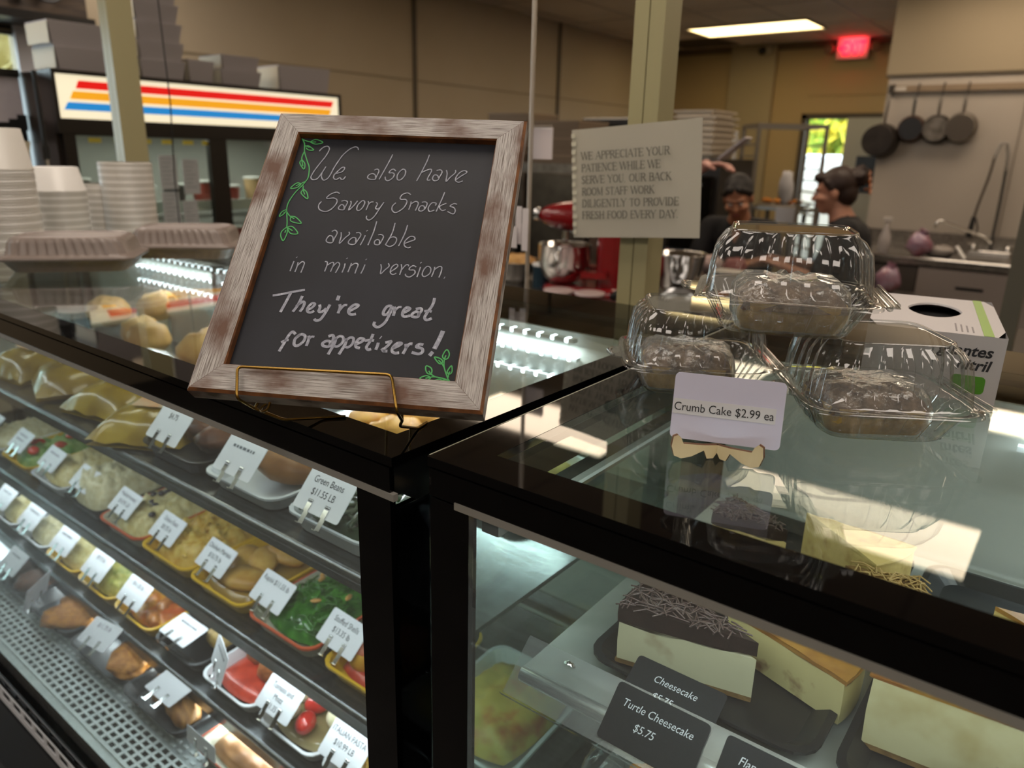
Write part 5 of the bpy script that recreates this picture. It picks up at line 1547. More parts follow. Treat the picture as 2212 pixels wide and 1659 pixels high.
for a, b in (((y0, 1.7426), (y1, 1.758)), ((y0, 1.531), (y1, 1.586)), ((y0, 1.586), (1.291, 1.7426)), ((2.609, 1.586), (y1, 1.7426))):
    hb.box((FX - .03, a[0], a[1]), (FX + .006, b[0], b[1]))
fpart(hb, 'header_frame', FBODY)
sp = fpart(MB().box((FX - .028, 1.291, 1.586), (FX, 2.609, 1.7426)), 'sign_panel', mat('sign_cream', '#e9e0c4', .5, emit=.8, ecol='#f3e7c6'))
for nm, c, z1, z0, ya, yb, yc, yd in (('red', '#e01410', 1.790, 1.752, 1.783, 1.766, 3.352, 3.335), ('amber', '#f0a51e', 1.740, 1.702, 1.752, 1.733, 3.331, 3.314), ('blue', '#1f86cf', 1.688, 1.652, 1.722, 1.700, 3.310, 3.293)):
    z1, z0, ya, yb, yc, yd = fz(z1), fz(z0), fy(ya), fy(yb), fy(yc), fy(yd)
    q = MB().add([(FX + .001, ya, z1), (FX + .001, yb, z0), (FX + .001, yd, z0), (FX + .001, yc, z1)], [(0, 1, 2, 3)])
    fpart(q, 'stripe', mat('sign_' + nm, c, .5, emit=.7, ecol=c), None)
for k, (ya, yb) in enumerate(((1.294, 1.929), (1.929, 2.61))):
    d = MB()
    for a, b in (((ya, .26), (ya + .042, 1.531)), ((yb - .042, .26), (yb, 1.531)), ((ya + .042, 1.526), (yb - .042, 1.531)), ((ya + .042, .26), (yb - .042, .32))):
        d.box((FX - .03, a[0], a[1]), (FX, b[0], b[1]))
    dd = fpart(d, 'door', FBODY)
    q = MB().box((FX - .018, ya + .042, .32), (FX - .012, yb - .042, 1.527))
    q.v = [fi @ Vector(p) for p in q.v]
    q.build('door_glass', WINDOWG, dd)
    q = MB().rbox((FX, yb - .05 if k == 0 else ya + .03, .75), (FX + .03, yb - .03 if k == 0 else ya + .05, 1.1), .006)
    q.v = [fi @ Vector(p) for p in q.v]
    q.build('handle', FBODY, dd)
for z in (.55, .79, 1.03, 1.23):
    q = MB()
    for k in range(13):
        q.box((-3.62 + k * .034, y0 + .04, z), (-3.612 + k * .034, y1 - .04, z + .006))
    q.box((-3.20, y0 + .04, z - .01), (-3.192, y1 - .04, z + .035))
    fpart(q, 'wire_shelf', mat('fridge_shelf', '#b9bbb5', .4))
fpart(MB().box((-3.63, y0 + .032, .26), (-3.62, y1 - .032, 1.555)), 'lining', mat('fridge_lining', '#8f908a', .5))
o = fpart(MB().box((-3.28, y0 + .1, 1.540), (-3.24, y1 - .1, 1.556)), 'interior_lamp', mat('fridge_lamp', '#ffffff', .5, emit=3.0, ecol='#f3f4e6'))
area_light('fridge_glow', (.16, 0, 1.535), .08, 1.15, 4, (1, .97, .88), (0, 0, 0), fr)
YEL = mat('yellow_sticker', '#c9b83c', .5)
for i, y in enumerate((1.80, 1.93, 2.06, 2.18, 2.30, 2.415)):
    q = MB().box((FX - .0115, fy(y), 1.5015), (FX - .0105, fy(y + .062), 1.5185))
    fpart(q, 'flavour_sticker', YEL)
for i, (ya, yb, za, zb) in enumerate(((2.150, 2.250, 1.265, 1.445), (2.282, 2.378, 1.235, 1.425), (2.146, 2.246, 1.075, 1.250), (2.262, 2.352, 1.04, 1.200))):
    ya, yb, za, zb = fy(ya), fy(yb), fz(za), fz(zb)
    q = MB().box((FX - .0115, ya, za), (FX - .0105, yb, zb))
    p_ = fpart(q, 'price_list', mat('taped_paper', '#b7bbbd', .6))
    q = MB()
    for k in range(7):
        q.box((FX - .0104, ya + .009, zb - .016 - k * .017), (FX - .0101, yb - .015 - (k % 3) * .009, zb - .012 - k * .017))
    q.v = [fi @ Vector(p) for p in q.v]
    q.build('print', mat('pale_print', '#8f9499', .6), p_)
rnd = random.Random(12)
BOT = [mat('tub_white', '#b9b9b4', .4), mat('tub_green', '#54683f', .4), mat('tub_dark', '#2f2c2c', .4), mat('tub_tan', '#a58a63', .4), mat('tub_red', '#8a3a30', .4)]
nm_ = ['white', 'dark green', 'black', 'tan', 'dark red']
for r_, z in enumerate((.557, .797, 1.037, 1.237)):
    row = ['lowest', 'second', 'third', 'top'][r_]
    for i in range(9):
        y = y0 + .10 + i * .135
        c = rnd.randrange(5)
        h = rnd.uniform(.07, .125)
        t = thing('food_tub', '%s tub, number %d from the left on the %s fridge shelf' % (nm_[c], i + 1, row), 'tub', (-3.30, y, z), 0, 'tubs on the fridge shelves')
        MB().lathe([(.039, 0), (.048, h)], seg=16).build('tub', BOT[c], t)
        MB().lathe([(.05, h), (.05, h + .008)], seg=16).build('lid', BOT[0], t)

# white bakery boxes on the fridge
BOXW = mat('bakery_box', '#a9a3a4', .55)
BOXE = mat('bakery_box_end', '#c4bda8', .5)
def bakery_box(label, x0, ya, yb, z0, z1, depth=.20, skew=0):
    ya, yb, z0, z1 = fy(ya), fy(yb), fz(z0), fz(z1)
    t = thing('bakery_box', label, 'box', (x0 - depth / 2, (ya + yb) / 2, z0), skew, 'white bakery boxes on the fridge')
    w, d, h = depth / 2, (yb - ya) / 2, z1 - z0
    b_ = MB()
    e = .012
    b_.rings([[(-w + e, -d + e, 0), (w - e, -d + e, 0), (w - e, d - e, 0), (-w + e, d - e, 0)], [(-w, -d, h * .96), (w, -d, h * .96), (w, d, h * .96), (-w, d, h * .96)], [(-w, -d, h), (w, -d, h), (w, d, h), (-w, d, h)]], smooth=False)
    b_.build('carton', BOXW, t)
    q = MB()
    q.add([(w * .98, -d - .0006, h * .08), (-w * .98, -d - .0006, h * .08), (-w * .98, -d - .0012, h * .94), (w * .98, -d - .0012, h * .94)], [(0, 1, 2, 3)])
    q.add([(w * .55, -d - .002, h * .05), (w * .98, -d - .003, h * .05), (w * .98, -d - .003, h * .9), (w * .7, -d - .003, h * .9)], [(0, 1, 2, 3)])
    q.build('tucked_end', BOXE, t)
    return t
X1 = -3.172
z = 1.836
bakery_box('lower wide white bakery box at the left end of the fridge top', X1, 1.705, 2.10, z, z + .108)
bakery_box('upper wide white bakery box at the left end of the fridge top', X1, 1.69, 2.08, z + .1085, z + .218)
for k in range(5):
    bakery_box('white bakery box, %s of the tall stack behind the cream post' % ['lowest', 'second', 'middle', 'fourth', 'topmost'][k], X1 - .0, 2.115, 2.365 - (k > 2) * .01, z + k * .0925, z + (k + 1) * .092)
bakery_box('small white box right of the tall stack on the fridge', X1 - .02, 2.385, 2.55, z, z + .115, skew=.06)
bakery_box('lower small white box of the middle pair on the fridge', X1 - .02, 2.60, 2.86, z, z + .085, skew=-.05)
bakery_box('upper small white box of the middle pair on the fridge', X1 - .03, 2.62, 2.86, z + .0855, z + .165, skew=-.05)
bakery_box('white box tilted at the right end of the fridge top', X1 - .01, 3.0, 3.36, z, z + .145, skew=-.12)

# pelmet shelf with coiled cables above the left window
t = thing('dark_shelf', 'dark timber shelf with coiled cables above the left window', 'shelf', (-4.68, 1.0, 2.10))
tm = mat('dark_timber', '#4a3c2e', .7, noise=6, col2='#2a2119', stretch=(1, 1, 6))
MB().box((-.10, -1.9, 0.03), (.16, 1.06, .42)).build('beam', tm, t)
MB().box((-.10, -1.9, -.01), (.20, 1.08, .03)).build('lower_board', BLACKM, t)
rr = random.Random(4)
for i, (yy, zz, r_) in enumerate(((.50, .19, .075), (.62, .24, .06), (.86, .17, .08), (.95, .20, .06))):
    MB().tube([(.20 + .01 * sin(k), yy + r_ * cos(k * .35), zz + r_ * 1.1 * sin(k * .35)) for k in range(19)], .006, 6).build('coiled_cable', mat('cable_grey', '#6a5f52', .5) if i % 2 else BLACKP, t)
for i, yy in enumerate((.44, .70, .80)):
    MB().rbox((.165, yy, .05 + .03 * i), (.21, yy + .05, .16), .01).build('plug_box', mat('plug_tan', '#8a7458', .6), t)
# white framed board and thin pole left of the fridge
t = thing('notice_board', 'white board with black upper edge standing left of the fridge', 'board', (-3.42, 1.268, 0))
MB().box((-.02, -.45, 1.33), (.0, 0, 1.735)).build('panel', mat('board_white', '#b5aeb2', .5, noise=5, col2='#9a9498'), t)
MB().box((-.025, -.45, 1.735), (.010, .002, 1.762)).build('top_edge', BLACKM, t)
sm = MB()
rr = random.Random(7)
for k in range(14):
    sm.box((.0, -.43 + k * .031, 1.54), (.002, -.396 + k * .031, 1.565 + rr.random() * .04))
sm.box((.0, -.45, 1.50), (.003, 0, 1.545))
sm.build('torn_black_strip', BLACKP, t)
MB().tube([(-.01, -.2, 0), (-.01, -.2, 1.33)], .02, 8).build('leg', BLACKM, t)
t = thing('chrome_pole', 'slim black and chrome pole in front of the fridge side', 'pole', (-3.02, 1.172, 0))
MB().tube([(0, 0, 0), (0, 0, 1.46)], .006, 8).build('lower_tube', CHROME, t)
MB().tube([(0, 0, 1.46), (0, 0, 1.735)], .0085, 8).build('upper_tube', BLACKP, t)
MB().tube([(0, 0, 1.44), (0, 0, 1.485)], .0125, 8).build('collar', BLACKP, t)
t = thing('paper_bag', 'cream paper bag beside the chrome pole at the left edge', 'bag', (-3.10, 1.085, 0))
MB().tube([(0, 0, 0), (0, 0, 1.36)], .012, 8).build('hook_stand', BLACKM, t)
q = MB().rings([[(-.05, -.07, 1.33), (.03, -.07, 1.33), (.03, .02, 1.30), (-.05, .02, 1.30)], [(-.05, -.09, 1.5), (.03, -.09, 1.5), (.03, .06, 1.5), (-.05, .06, 1.5)]], smooth=False)
q.build('bag', mat('cream_paper', '#b9b095', .7), t)

# ------------------------------------------------------------ kitchen
def table(label, x0, x1, ya, yb, z, m=STEELK, under=True):
    t = thing('steel_worktable', label, 'worktable', ((x0 + x1) / 2, (ya + yb) / 2, 0))
    w, d = (x1 - x0) / 2, (yb - ya) / 2
    MB().rbox((-w, -d, z - .035), (w, d, z), .01).build('top', m, t)
    for sx in (-1, 1):
        for sy in (-1, 1):
            MB().tube([(sx * (w - .05), sy * (d - .05), 0), (sx * (w - .05), sy * (d - .05), z - .034)], .02, 10).build('leg', STEELD, t)
    if under:
        MB().box((-w + .04, -d + .04, .22), (w - .04, d - .04, .245)).build('undershelf', STEELD, t)
    return t
table('steel worktable with the red mixer just behind the cases', -2.55, -1.02, 2.52, 3.12, .90)
table('steel worktable where the two women work', -2.10, -1.34, 3.74, 4.08, .90)

RED = mat('mixer_red', '#8f1018', .25, coat=.6)
def mixer(label, x, y, rz, col, s=1.0, z=.9005):
    t = thing('stand_mixer', label, 'stand mixer', (x, y, z), rz, 'stand mixers')
    b_ = MB()
    b_.rings([ring3(.21 * s, .33 * s, .07 * s, 0), ring3(.21 * s, .33 * s, .07 * s, .025 * s), ring3(.18 * s, .30 * s, .06 * s, .035 * s)])
    b_.build('base', col, t)
    b_ = MB()
    b_.rings([[(x_, y_ + .10 * s, z_) for x_, y_, z_ in ring3(.12 * s, .11 * s, .04 * s, zz)] for zz in (.03 * s, .12 * s, .25 * s)])
    b_.build('column', col, t)
    b_ = MB()
    b_.M = Matrix.Translation((0, -.02 * s, .30 * s))
    b_.ball((0, 0, 0), (.065 * s, .185 * s, .062 * s), 20, 12)
    b_.build('head', col, t)
    b_ = MB()
    b_.M = Matrix.Translation((0, -.205 * s, .305 * s)) @ Matrix.Rotation(pi / 2, 4, 'X')
    b_.lathe([(.026 * s, -.01), (.028 * s, .012), (.02 * s, .014)], seg=16)
    b_.build('hub_cap', CHROME, t)
    b_ = MB()
    b_.lathe([(.012 * s, .20 * s), (.014 * s, .26 * s)], (0, -.09 * s, 0), 12)
    b_.build('beater_shaft', CHROME, t)
    b_ = MB()
    b_.lathe([(.045 * s, .038 * s), (.085 * s, .06 * s), (.102 * s, .11 * s), (.108 * s, .19 * s), (.111 * s, .192 * s), (.104 * s, .19 * s), (.095 * s, .11 * s), (.05 * s, .05 * s)], (0, -.09 * s, 0), 28)
    bo = b_.build('bowl', CHROME, t)
    b_ = MB()
    b_.tube([(.10 * s, -.09 * s, .17 * s), (.145 * s, -.09 * s, .17 * s), (.14 * s, -.09 * s, .10 * s), (.098 * s, -.09 * s, .09 * s)], .007 * s, 8)
    b_.build('bowl_handle', CHROME, bo)
    b_ = MB()
    b_.box((-.11 * s, .0 * s, .075 * s), (-.065 * s, .1 * s, .1 * s)).box((.065 * s, .0 * s, .075 * s), (.11 * s, .1 * s, .1 * s))
    b_.build('bowl_arm', col, t)
    return t
mixer('red stand mixer with a steel bowl left of the cream post', -1.80, 2.86, radians(-68), RED, 1.12)
def bowl(label, x, y, z, r, h, m=CHROME, group='steel mixing bowls', name='mixing_bowl', cat='bowl'):
    b_ = MB()
    b_.lathe([(r * .45, 0), (r * .8, h * .35), (r, h * .97), (r * 1.05, h), (r * .99, h * .985), (r * .77, h * .37), (r * .43, .006)], seg=32)
    o = b_.build(name, m, None, (x, y, z))
    return tag(o, label, cat, group)
bowl('wide shallow steel bowl right of the cream post', -1.30, 2.77, .9005, .148, .07)
bowl('steel bowl behind the chalkboard corner at the left', -2.19, 2.86, .9005, .135, .11)
bowl('tall steel mixer bowl right of the cream post', -1.415, 3.0, .9005, .11, .205)
lumps('dough_ball', 'tan dough mound in the steel bowl behind the chalkboard', 'dough', [(-2.19, 2.86, 1.0)], (.09, .09, .035), BREAD, 81, None)
t = thing('coffee_can', 'dark teal can with a white lid beside the red mixer', 'can', (-2.03, 2.84, .9005))
MB().lathe([(.042, 0), (.042, .10)], seg=20).build('can', mat('teal_can', '#12303f', .4), t)
MB().lathe([(.044, .10), (.044, .112), (.03, .114)], seg=20).build('lid', WHITE, t)
PINKW = mat('pink_white_plastic', '#c9b3b0', .4)
for i, (x, y, lab) in enumerate(((-1.81, 2.665, 'left pink white plastic tub on the worktable edge'), (-1.675, 2.70, 'right pink white plastic tub with a red base on the worktable edge'))):
    t = thing('plastic_tub', lab, 'tub', (x, y, .9005), 0, 'pink white tubs')
    MB().lathe([(.05, 0), (.062, .03)], seg=24).build('tub', mat('tub_red_base', '#7a2a30', .4) if i else PINKW, t)
    MB().lathe([(.066, .03), (.066, .038), (.055, .041)], seg=24).build('lid', PINKW, t)
t = thing('black_ladle', 'black utensil lying in front of the red mixer base', 'utensil', (-1.47, 2.70, .9105))
MB().tube([(-.10, .02, .02), (-.03, 0, .05), (.05, -.03, .045), (.12, -.06, .0)], [.02, .03, .025, .012], 10).build('handle', BLACKP, t)
t = thing('white_tub', 'square white container with an orange mark right of the mixer bowl', 'tub', (-1.20, 3.02, .9005))
MB().rings([ring3(.10, .09, .015, 0), ring3(.125, .11, .018, .15)], smooth=False).build('tub', mat('tub_cream', '#c9bfb6', .5), t)
MB().box((-.03, -.0495, .03), (.03, -.0475, .07)).build('mark', mat('orange_mark', '#b8743a', .6), t)
rnd = random.Random(21)
for i in range(5):
    t = thing('bag_of_food', 'crumpled pinkish plastic bag on the women worktable, spot %s' % ['far left', 'left', 'middle', 'right', 'far right'][i], 'bag', (-2.05 + i * .14, 3.83 + .02 * (i % 2), .9005), i, 'crumpled bags on the women worktable')
    MB().ball((0, 0, .05), (.065, .055, .05), 14, 9, lambda d_: 1 + .35 * mnoise.noise(d_ * 3 + Vector((i, 0, 0)))).build('bag', [PINKW, mat('bag_rose', '#8f4a48', .4), mat('bag_clear', '#a39a98', .25)][i % 3], t)
for i in range(3):
    bowl('steel pan of ingredients on the front worktable near the women, %s' % ['left', 'middle', 'right'][i], -1.62 + i * .13, 3.02, .9005, .06, .05 + .02 * i, STEELK, 'small steel pans', 'steel_pan', 'pan')

# tall reach-in fridge with flattened boxes and a dark appliance on top
t = thing('reach_in_fridge', 'tall stainless reach-in fridge behind the chalkboard', 'fridge', (-2.60, 3.86, 0))
MB().box((-.42, -.38, .1), (.42, .4, 1.45)).build('cabinet', STEELK, t)
for s in (-1, 1):
    d = MB().rbox((s * .21 - .2, -.41, .16), (s * .21 + .2, -.385, 1.40), .01).build('door', mat('fridge_door_steel', '#7d756c', .3, .9, noise=10, col2='#6a635b'), t)
    MB().rbox((s * .03 - .012, -.45, .7), (s * .03 + .012, -.41, 1.05), .008).build('handle', BLACKP, d)
for sx in (-1, 1):
    for sy in (-1, 1):
        MB().tube([(sx * .36, sy * .33, 0), (sx * .36, sy * .33, .1)], .02, 8).build('foot', BLACKP, t)
CARD = mat('brown_carton', '#7a6a58', .7)
CARDL = mat('carton_edge', '#94846f', .7)
for k in range(6):
    t = thing('flat_carton', 'flat brown bakery carton, %s in the left pile on the reach-in fridge' % ['lowest', 'second', 'third', 'fourth', 'fifth', 'topmost'][k], 'carton', (-2.80, 3.68, 1.4505 + k * .0445), .05 * (k % 3 - 1), 'flat cartons on the reach-in fridge')
    MB().box((-.14, -.15, 0), (.14, .15, .036)).build('tray', CARD, t)
    MB().box((-.143, -.153, .036), (.143, .153, .0435)).build('lid', CARDL if k % 2 else CARD, t)
for k in range(5):
    t = thing('flat_carton', 'flat brown bakery carton, %s in the right pile on the reach-in fridge' % ['lowest', 'second', 'third', 'fourth', 'topmost'][k], 'carton', (-2.45, 3.66, 1.4505 + k * .0445), .04 * (k % 3 - 1), 'flat cartons on the reach-in fridge')
    MB().box((-.15, -.15, 0), (.15, .15, .036)).build('tray', CARD, t)
    MB().box((-.153, -.153, .036), (.153, .153, .0435)).build('lid', CARDL if k % 2 == 0 else CARD, t)
t = thing('radio', 'black box appliance on top of the reach-in fridge behind the notice', 'appliance', (-2.38, 4.05, 1.4505))
MB().rbox((-.18, -.12, 0), (.18, .12, .255), .015).build('case', BLACKP, t)
MB().box((-.15, -.123, .04), (.08, -.12, .22)).build('front_panel', BLACKG, t)
MB().lathe([(.015, -.135), (.015, -.12)], seg=12).build('knob', STEELD, t).rotation_euler = (pi / 2, 0, 0)

# oven cabinet with white pans, shelving and bakers rack at the back
t = thing('oven_cabinet', 'tall black oven cabinet under the pile of white pans', 'oven', (-2.52, 5.55, 0))
MB().box((-.30, -.32, .1), (.30, .3, 1.49)).build('body', mat('oven_black', '#1e1b1a', .4), t)
for z in (.25, .85):
    d = MB().rbox((-.27, -.35, z), (.27, -.325, z + .52), .01).build('door', BLACKG, t)
    MB().tube([(-.2, -.375, z + .46), (.2, -.375, z + .46)], .01, 8).build('handle', STEELD, d)
for sx in (-1, 1):
    for sy in (-1, 1):
        MB().tube([(sx * .26, sy * .27, 0), (sx * .26, sy * .27, .1)], .02, 8).build('foot', BLACKP, t)
WPAN = mat('white_pan', '#c9c0b2', .4)
for k in range(8):
    t = thing('white_pan', 'white deep pan, %s of the pile on the oven cabinet' % ['lowest', 'second', 'third', 'fourth', 'fifth', 'sixth', 'seventh', 'topmost'][k], 'pan', (-2.47 + (k == 7) * -.02, 5.48, 1.4905 + k * .0415), 0, 'white pans on the oven cabinet')
    MB().rings([ring3(.28, .36, .02, 0), ring3(.30, .38, .02, .028), ring3(.35, .42, .02, .030), ring3(.35, .42, .02, .040)], smooth=False).build('pan', WPAN, t)
SIL = mat('rack_silver', '#8d8a86', .35, .8)
t = thing('bakers_rack', 'open aluminium bakers rack in front of the back doorway', 'rack', (-2.19, 6.36, 0), radians(38))
w, d, h = .265, .20, 1.735
for sx in (-1, 1):
    for sy in (-1, 1):
        MB().box((sx * w - .013, sy * d - .013, .08), (sx * w + .013, sy * d + .013, h)).build('post', SIL, t)
for k in range(17):
    for sx in (-1, 1):
        MB().box((sx * w - .014, -d, .16 + k * .09), (sx * w + .014, d, .172 + k * .09)).build('runner', SIL, t)
tp = MB().box((-w - .013, -d - .013, h), (w + .013, -d + .013, h + .03)).box((-w - .013, d - .013, h), (w + .013, d + .013, h + .03)).box((-w - .013, -d, h), (-w + .013, d, h + .03)).box((w - .013, -d, h), (w + .013, d, h + .03))
tp.build('top_frame', SIL, t)
for sx in (-1, 1):
    for sy in (-1, 1):
        MB().ball((sx * w, sy * d, .04), .04, 12, 8).build('caster', BLACKP, t)
t = thing('wire_shelving', 'white slatted shelving unit behind the woman leaning forward', 'shelving', (-2.95, 6.85, 0))
for sx in (-.22, 0, .22):
    MB().box((sx - .015, -.15, 0), (sx + .015, -.12, 1.72)).build('upright', mat('shelf_white', '#a9a8a6', .5), t)
for k in range(8):
    MB().box((-.24, -.16, .3 + k * .19), (.24, .16, .325 + k * .19)).build('shelf', mat('shelf_white', '#a9a8a6'), t)
for k in range(9):
    tt = thing('pastry_box', 'dark box on the white slatted shelving, %s' % ['bottom', 'second shelf', 'third shelf', 'fourth shelf', 'fifth shelf', 'sixth shelf', 'upper right', 'upper left', 'topmost'][k], 'box', (-3.06 + .22 * (k % 2), 6.85, .3255 + .19 * min(k, 6) + 0), 0, 'boxes on the slatted shelving') if k < 7 else None
    if tt:
        MB().box((-.09, -.12, 0), (.09, .12, .12)).build('box', [mat('box_dark', '#37322f', .6), mat('box_tan', '#8a765c', .6)][k % 2], tt)
t = table('far steel worktable with a tray of orange pastries', -2.70, -2.12, 7.05, 7.55, 1.08)
t = thing('pastry_tray', 'tray of orange pastries on the far worktable', 'tray', (-2.42, 7.25, 1.0805))
MB().rings([ring3(.4, .3, .02, 0), ring3(.42, .32, .02, .02)], smooth=False).build('sheet_pan', STEELK, t)
lumps('pastry', ['orange pastry at the left of the far tray', 'orange pastry left of the middle on the far tray', 'orange pastry in the middle of the far tray', 'orange pastry at the right of the far tray'], 'pastry',
      [(-2.56, 7.2, 1.125), (-2.46, 7.22, 1.125), (-2.37, 7.2, 1.125), (-2.28, 7.22, 1.125)], (.05, .05, .025), mat('orange_pastry', '#c97f2e', .6), 91, 'pastries on the far tray')
t = thing('menu_sheet', 'white sheet hanging from the far worktable left of the doorway', 'paper', (-2.36, 7.045, 1.0))
MB().box((-.05, -.005, -.06), (.13, .0, .08)).build('sheet', mat('sheet_white', '#b3b6c0', .6), t)
t = thing('white_plastic_bag', 'white plastic bag hanging from the bakers rack', 'bag', (-2.06, 6.19, 1.28))
MB().ball((0, 0, 0), (.06, .04, .13), 14, 10, lambda d_: 1 + .3 * mnoise.noise(d_ * 3)).build('bag', mat('bag_white', '#c2c2c6', .35), t)

# ------------------------------------------------------------ pan rail, pans and sink at the partition
t = thing('pan_rail', 'pale wooden rail with hooks on the white partition', 'rail', (-1.07, 6.68, 2.035))
MB().box((-.43, -.012, -.022), (.9, .02, .022)).build('rail', mat('rail_wood', '#8f7d68', .6), t)
MB().box((-.415, -.0135, -.014), (-.335, -.012, .014)).build('label', mat('rail_label', '#c9c4bc', .5), t)
MB().box((-.455, -.03, -.03), (-.43, .02, .03)).build('end_bracket', mat('bracket_dark', '#3c3630', .5), t)
for i, x in enumerate((-.42, -.245, -.075, .088)):
    MB().tube([(x, .015, .03), (x, -.02, .034), (x, -.026, .0), (x, -.02, -.05), (x, -.035, -.06), (x, -.045, -.045)], .004, 6).build('hook', BLACKM, t)
PANB = mat('pan_dark', '#3a3430', .45, .6, noise=10, col2='#2a2522')
PANS = mat('pan_steel', '#9a938a', .3, 1.0, noise=16, col2='#6f685f')
def pan(label, x, z, r, depth, L, m, face, hm=STEELK, tilt=0):
    """pan hanging by its handle with its bottom toward the room"""
    t = thing('frying_pan' if depth < .07 else 'saucepan', label, 'pan', (x, 6.655, 2.0), 0, 'pans hanging on the rail')
    t.rotation_euler = (0, tilt, 0)
    b_ = MB()
    b_.M = Matrix.Translation((0, -.0, -(2.0 - z))) @ Matrix.Rotation(pi / 2, 4, 'X')
    b_.lathe([(r, -.0), (r * 1.02, .004), (r * .9, depth), (r * .87, depth + .004), (r * .85, depth + .004)], seg=32, cap0=False)
    b_.lathe([(r * .985, .002), (r * .88, depth - .002)], seg=32, cap0=False)
    b_.build('body', m, t)
    q = MB()
    q.M = Matrix.Translation((0, 0, -(2.0 - z))) @ Matrix.Rotation(pi / 2, 4, 'X')
    q.lathe([(r * .84, depth + .0045), (r * .84, depth + .0052)], seg=32)
    q.build('bottom', face, t)
    q = MB()
    q.tube([(0, -.012, -(2.0 - z) + r * .96), (0, -.028, -(2.0 - z) + r + .03), (0, -.03, -.06), (0, -.032, -.045)], [.009, .010, .011, .008], 8)
    q.tube([(0, -.032 + .002 * sin(a), -.032 + .015 * cos(a)) if 0 else (.010 * sin(a), -.032, -.034 + .014 * cos(a)) for a in [k * .45 for k in range(15)]], .003, 6)
    q.build('handle', hm, t)
    return t
pan('large dark saucepan at the left end of the rail', -1.50, 1.655, .128, .14, .3, PANB, PANB, STEELK, radians(3))
pan('small dark nonstick frying pan with a thin handle', -1.318, 1.745, .098, .045, .2, mat('pan_brown', '#4a352a', .4, .5), mat('nonstick', '#191b20', .4), STEELD)
pan('steel frying pan third from the left on the rail', -1.146, 1.742, .103, .045, .2, PANB, PANS)
pan('steel frying pan at the right of the rail', -.984, 1.752, .108, .055, .2, PANS, mat('pan_grey', '#5f5851', .4, .8))

t = thing('sink_unit', 'stainless sink counter with splashback below the pans', 'sink', (-.87, 6.33, 0))
MB().box((-.66, -.33, .80), (.62, .33, .845)).build('counter', STEELK, t)
MB().tube([(-.66, -.325, .845), (.62, -.325, .845)], .014, 10).build('rolled_edge', CHROME, t)
MB().box((-.66, .30, .845), (.62, .345, .985)).build('splashback', STEELK, t)
dp = MB().box((-.12, -.31, .36), (.60, -.29, .785)).build('front_panel', mat('dishwasher_panel', '#a59c98', .4, .3), t)
MB().box((.13, -.315, .655), (.30, -.309, .675)).build('slot_handle', BLACKP, dp)
MB().box((-.60, -.28, .1), (.58, .30, .36)).build('lower_body', mat('sink_under', '#2a2522', .6), t)
MB().box((-.64, -.30, .36), (-.13, .28, .80)).build('open_bay', mat('sink_bay', '#4a4440', .5), t)
for sx in (-.62, .58):
    for sy in (-.28, .28):
        MB().tube([(sx, sy, 0), (sx, sy, .36)], .02, 8).build('leg', STEELD, t)
fa = thing('spray_faucet', 'tall spring pre-rinse faucet over the sink', 'faucet', (-.635, 6.60, .8455))
MB().rbox((-.14, -.05, 0), (.14, .03, .04), .012).build('deck_base', CHROME, fa)
for s in (-1, 1):
    v_ = MB().lathe([(.02, .035), (.022, .07), (.012, .08)], (s * .11, -.01, 0), 12).build('valve', CHROME, fa)
    MB().tube([(s * .11, -.01, .075), (s * .15, -.05, .085)], .007, 8).build('valve_handle', CHROME, v_)
MB().tube([(0, -.01, .03), (0, -.01, .42), (-.005, -.01, .62)], .010, 10).build('riser', STEELD, fa)
MB().tube([(-.004, -.01, .38), (-.004, .06, .38)], .008, 8).build('wall_bracket', CHROME, fa)
sp_ = [(-.005, -.01, .60), (-.01, -.01, .72), (-.03, -.02, .80), (-.06, -.03, .80), (-.085, -.035, .72), (-.10, -.04, .55), (-.13, -.05, .36), (-.14, -.055, .26)]
MB().tube([Vector(p) for p in sp_], .009, 10).build('hose', mat('hose_grey', '#4d463f', .4, .4), fa)
cl_ = MB()
pp = []
for i in range(7):
    pp += [Vector(sp_[i]).lerp(Vector(sp_[i + 1]), k / 40) for k in range(40)]
pp = pp[:170]
cl_.tube([p + Vector((.0145 * cos(k * 1.25), .0145 * sin(k * 1.25), 0)) for k, p in enumerate(pp)], .0022, 5)
cl_.build('spring', CHROME, fa)
MB().tube([(-.14, -.055, .28), (-.145, -.06, .20), (-.15, -.065, .13)], [.014, .018, .022], 10).build('spray_head', BLACKP, fa)
MB().tube([(-.125, -.06, .27), (-.10, -.07, .20), (-.105, -.07, .15)], .006, 8).build('trigger', BLACKP, fa)
MB().tube(rnd_path([Vector((0, -.01, .10)), Vector((-.05, -.04, .14)), Vector((-.33, -.17, .245)), Vector((-.355, -.18, .235)), Vector((-.36, -.185, .19))], .02), .011, 10).build('swing_spout', CHROME, fa)
t = thing('spray_bottle', 'clear spray bottle standing on the sink counter', 'bottle', (-1.27, 6.15, .8455))
MB().lathe([(.035, 0), (.04, .02), (.04, .12), (.014, .20), (.014, .23)], seg=18).build('bottle', mat('bottle_milky', '#b5afae', .25), t)
MB().rbox((-.03, -.012, .23), (.03, .012, .265), .006).build('trigger_head', mat('bottle_head', '#c9c4c0', .4), t)
PB = mat('purple_bag', '#a58fa6', .25, noise=9, col2='#8f4a58', coat=.4)
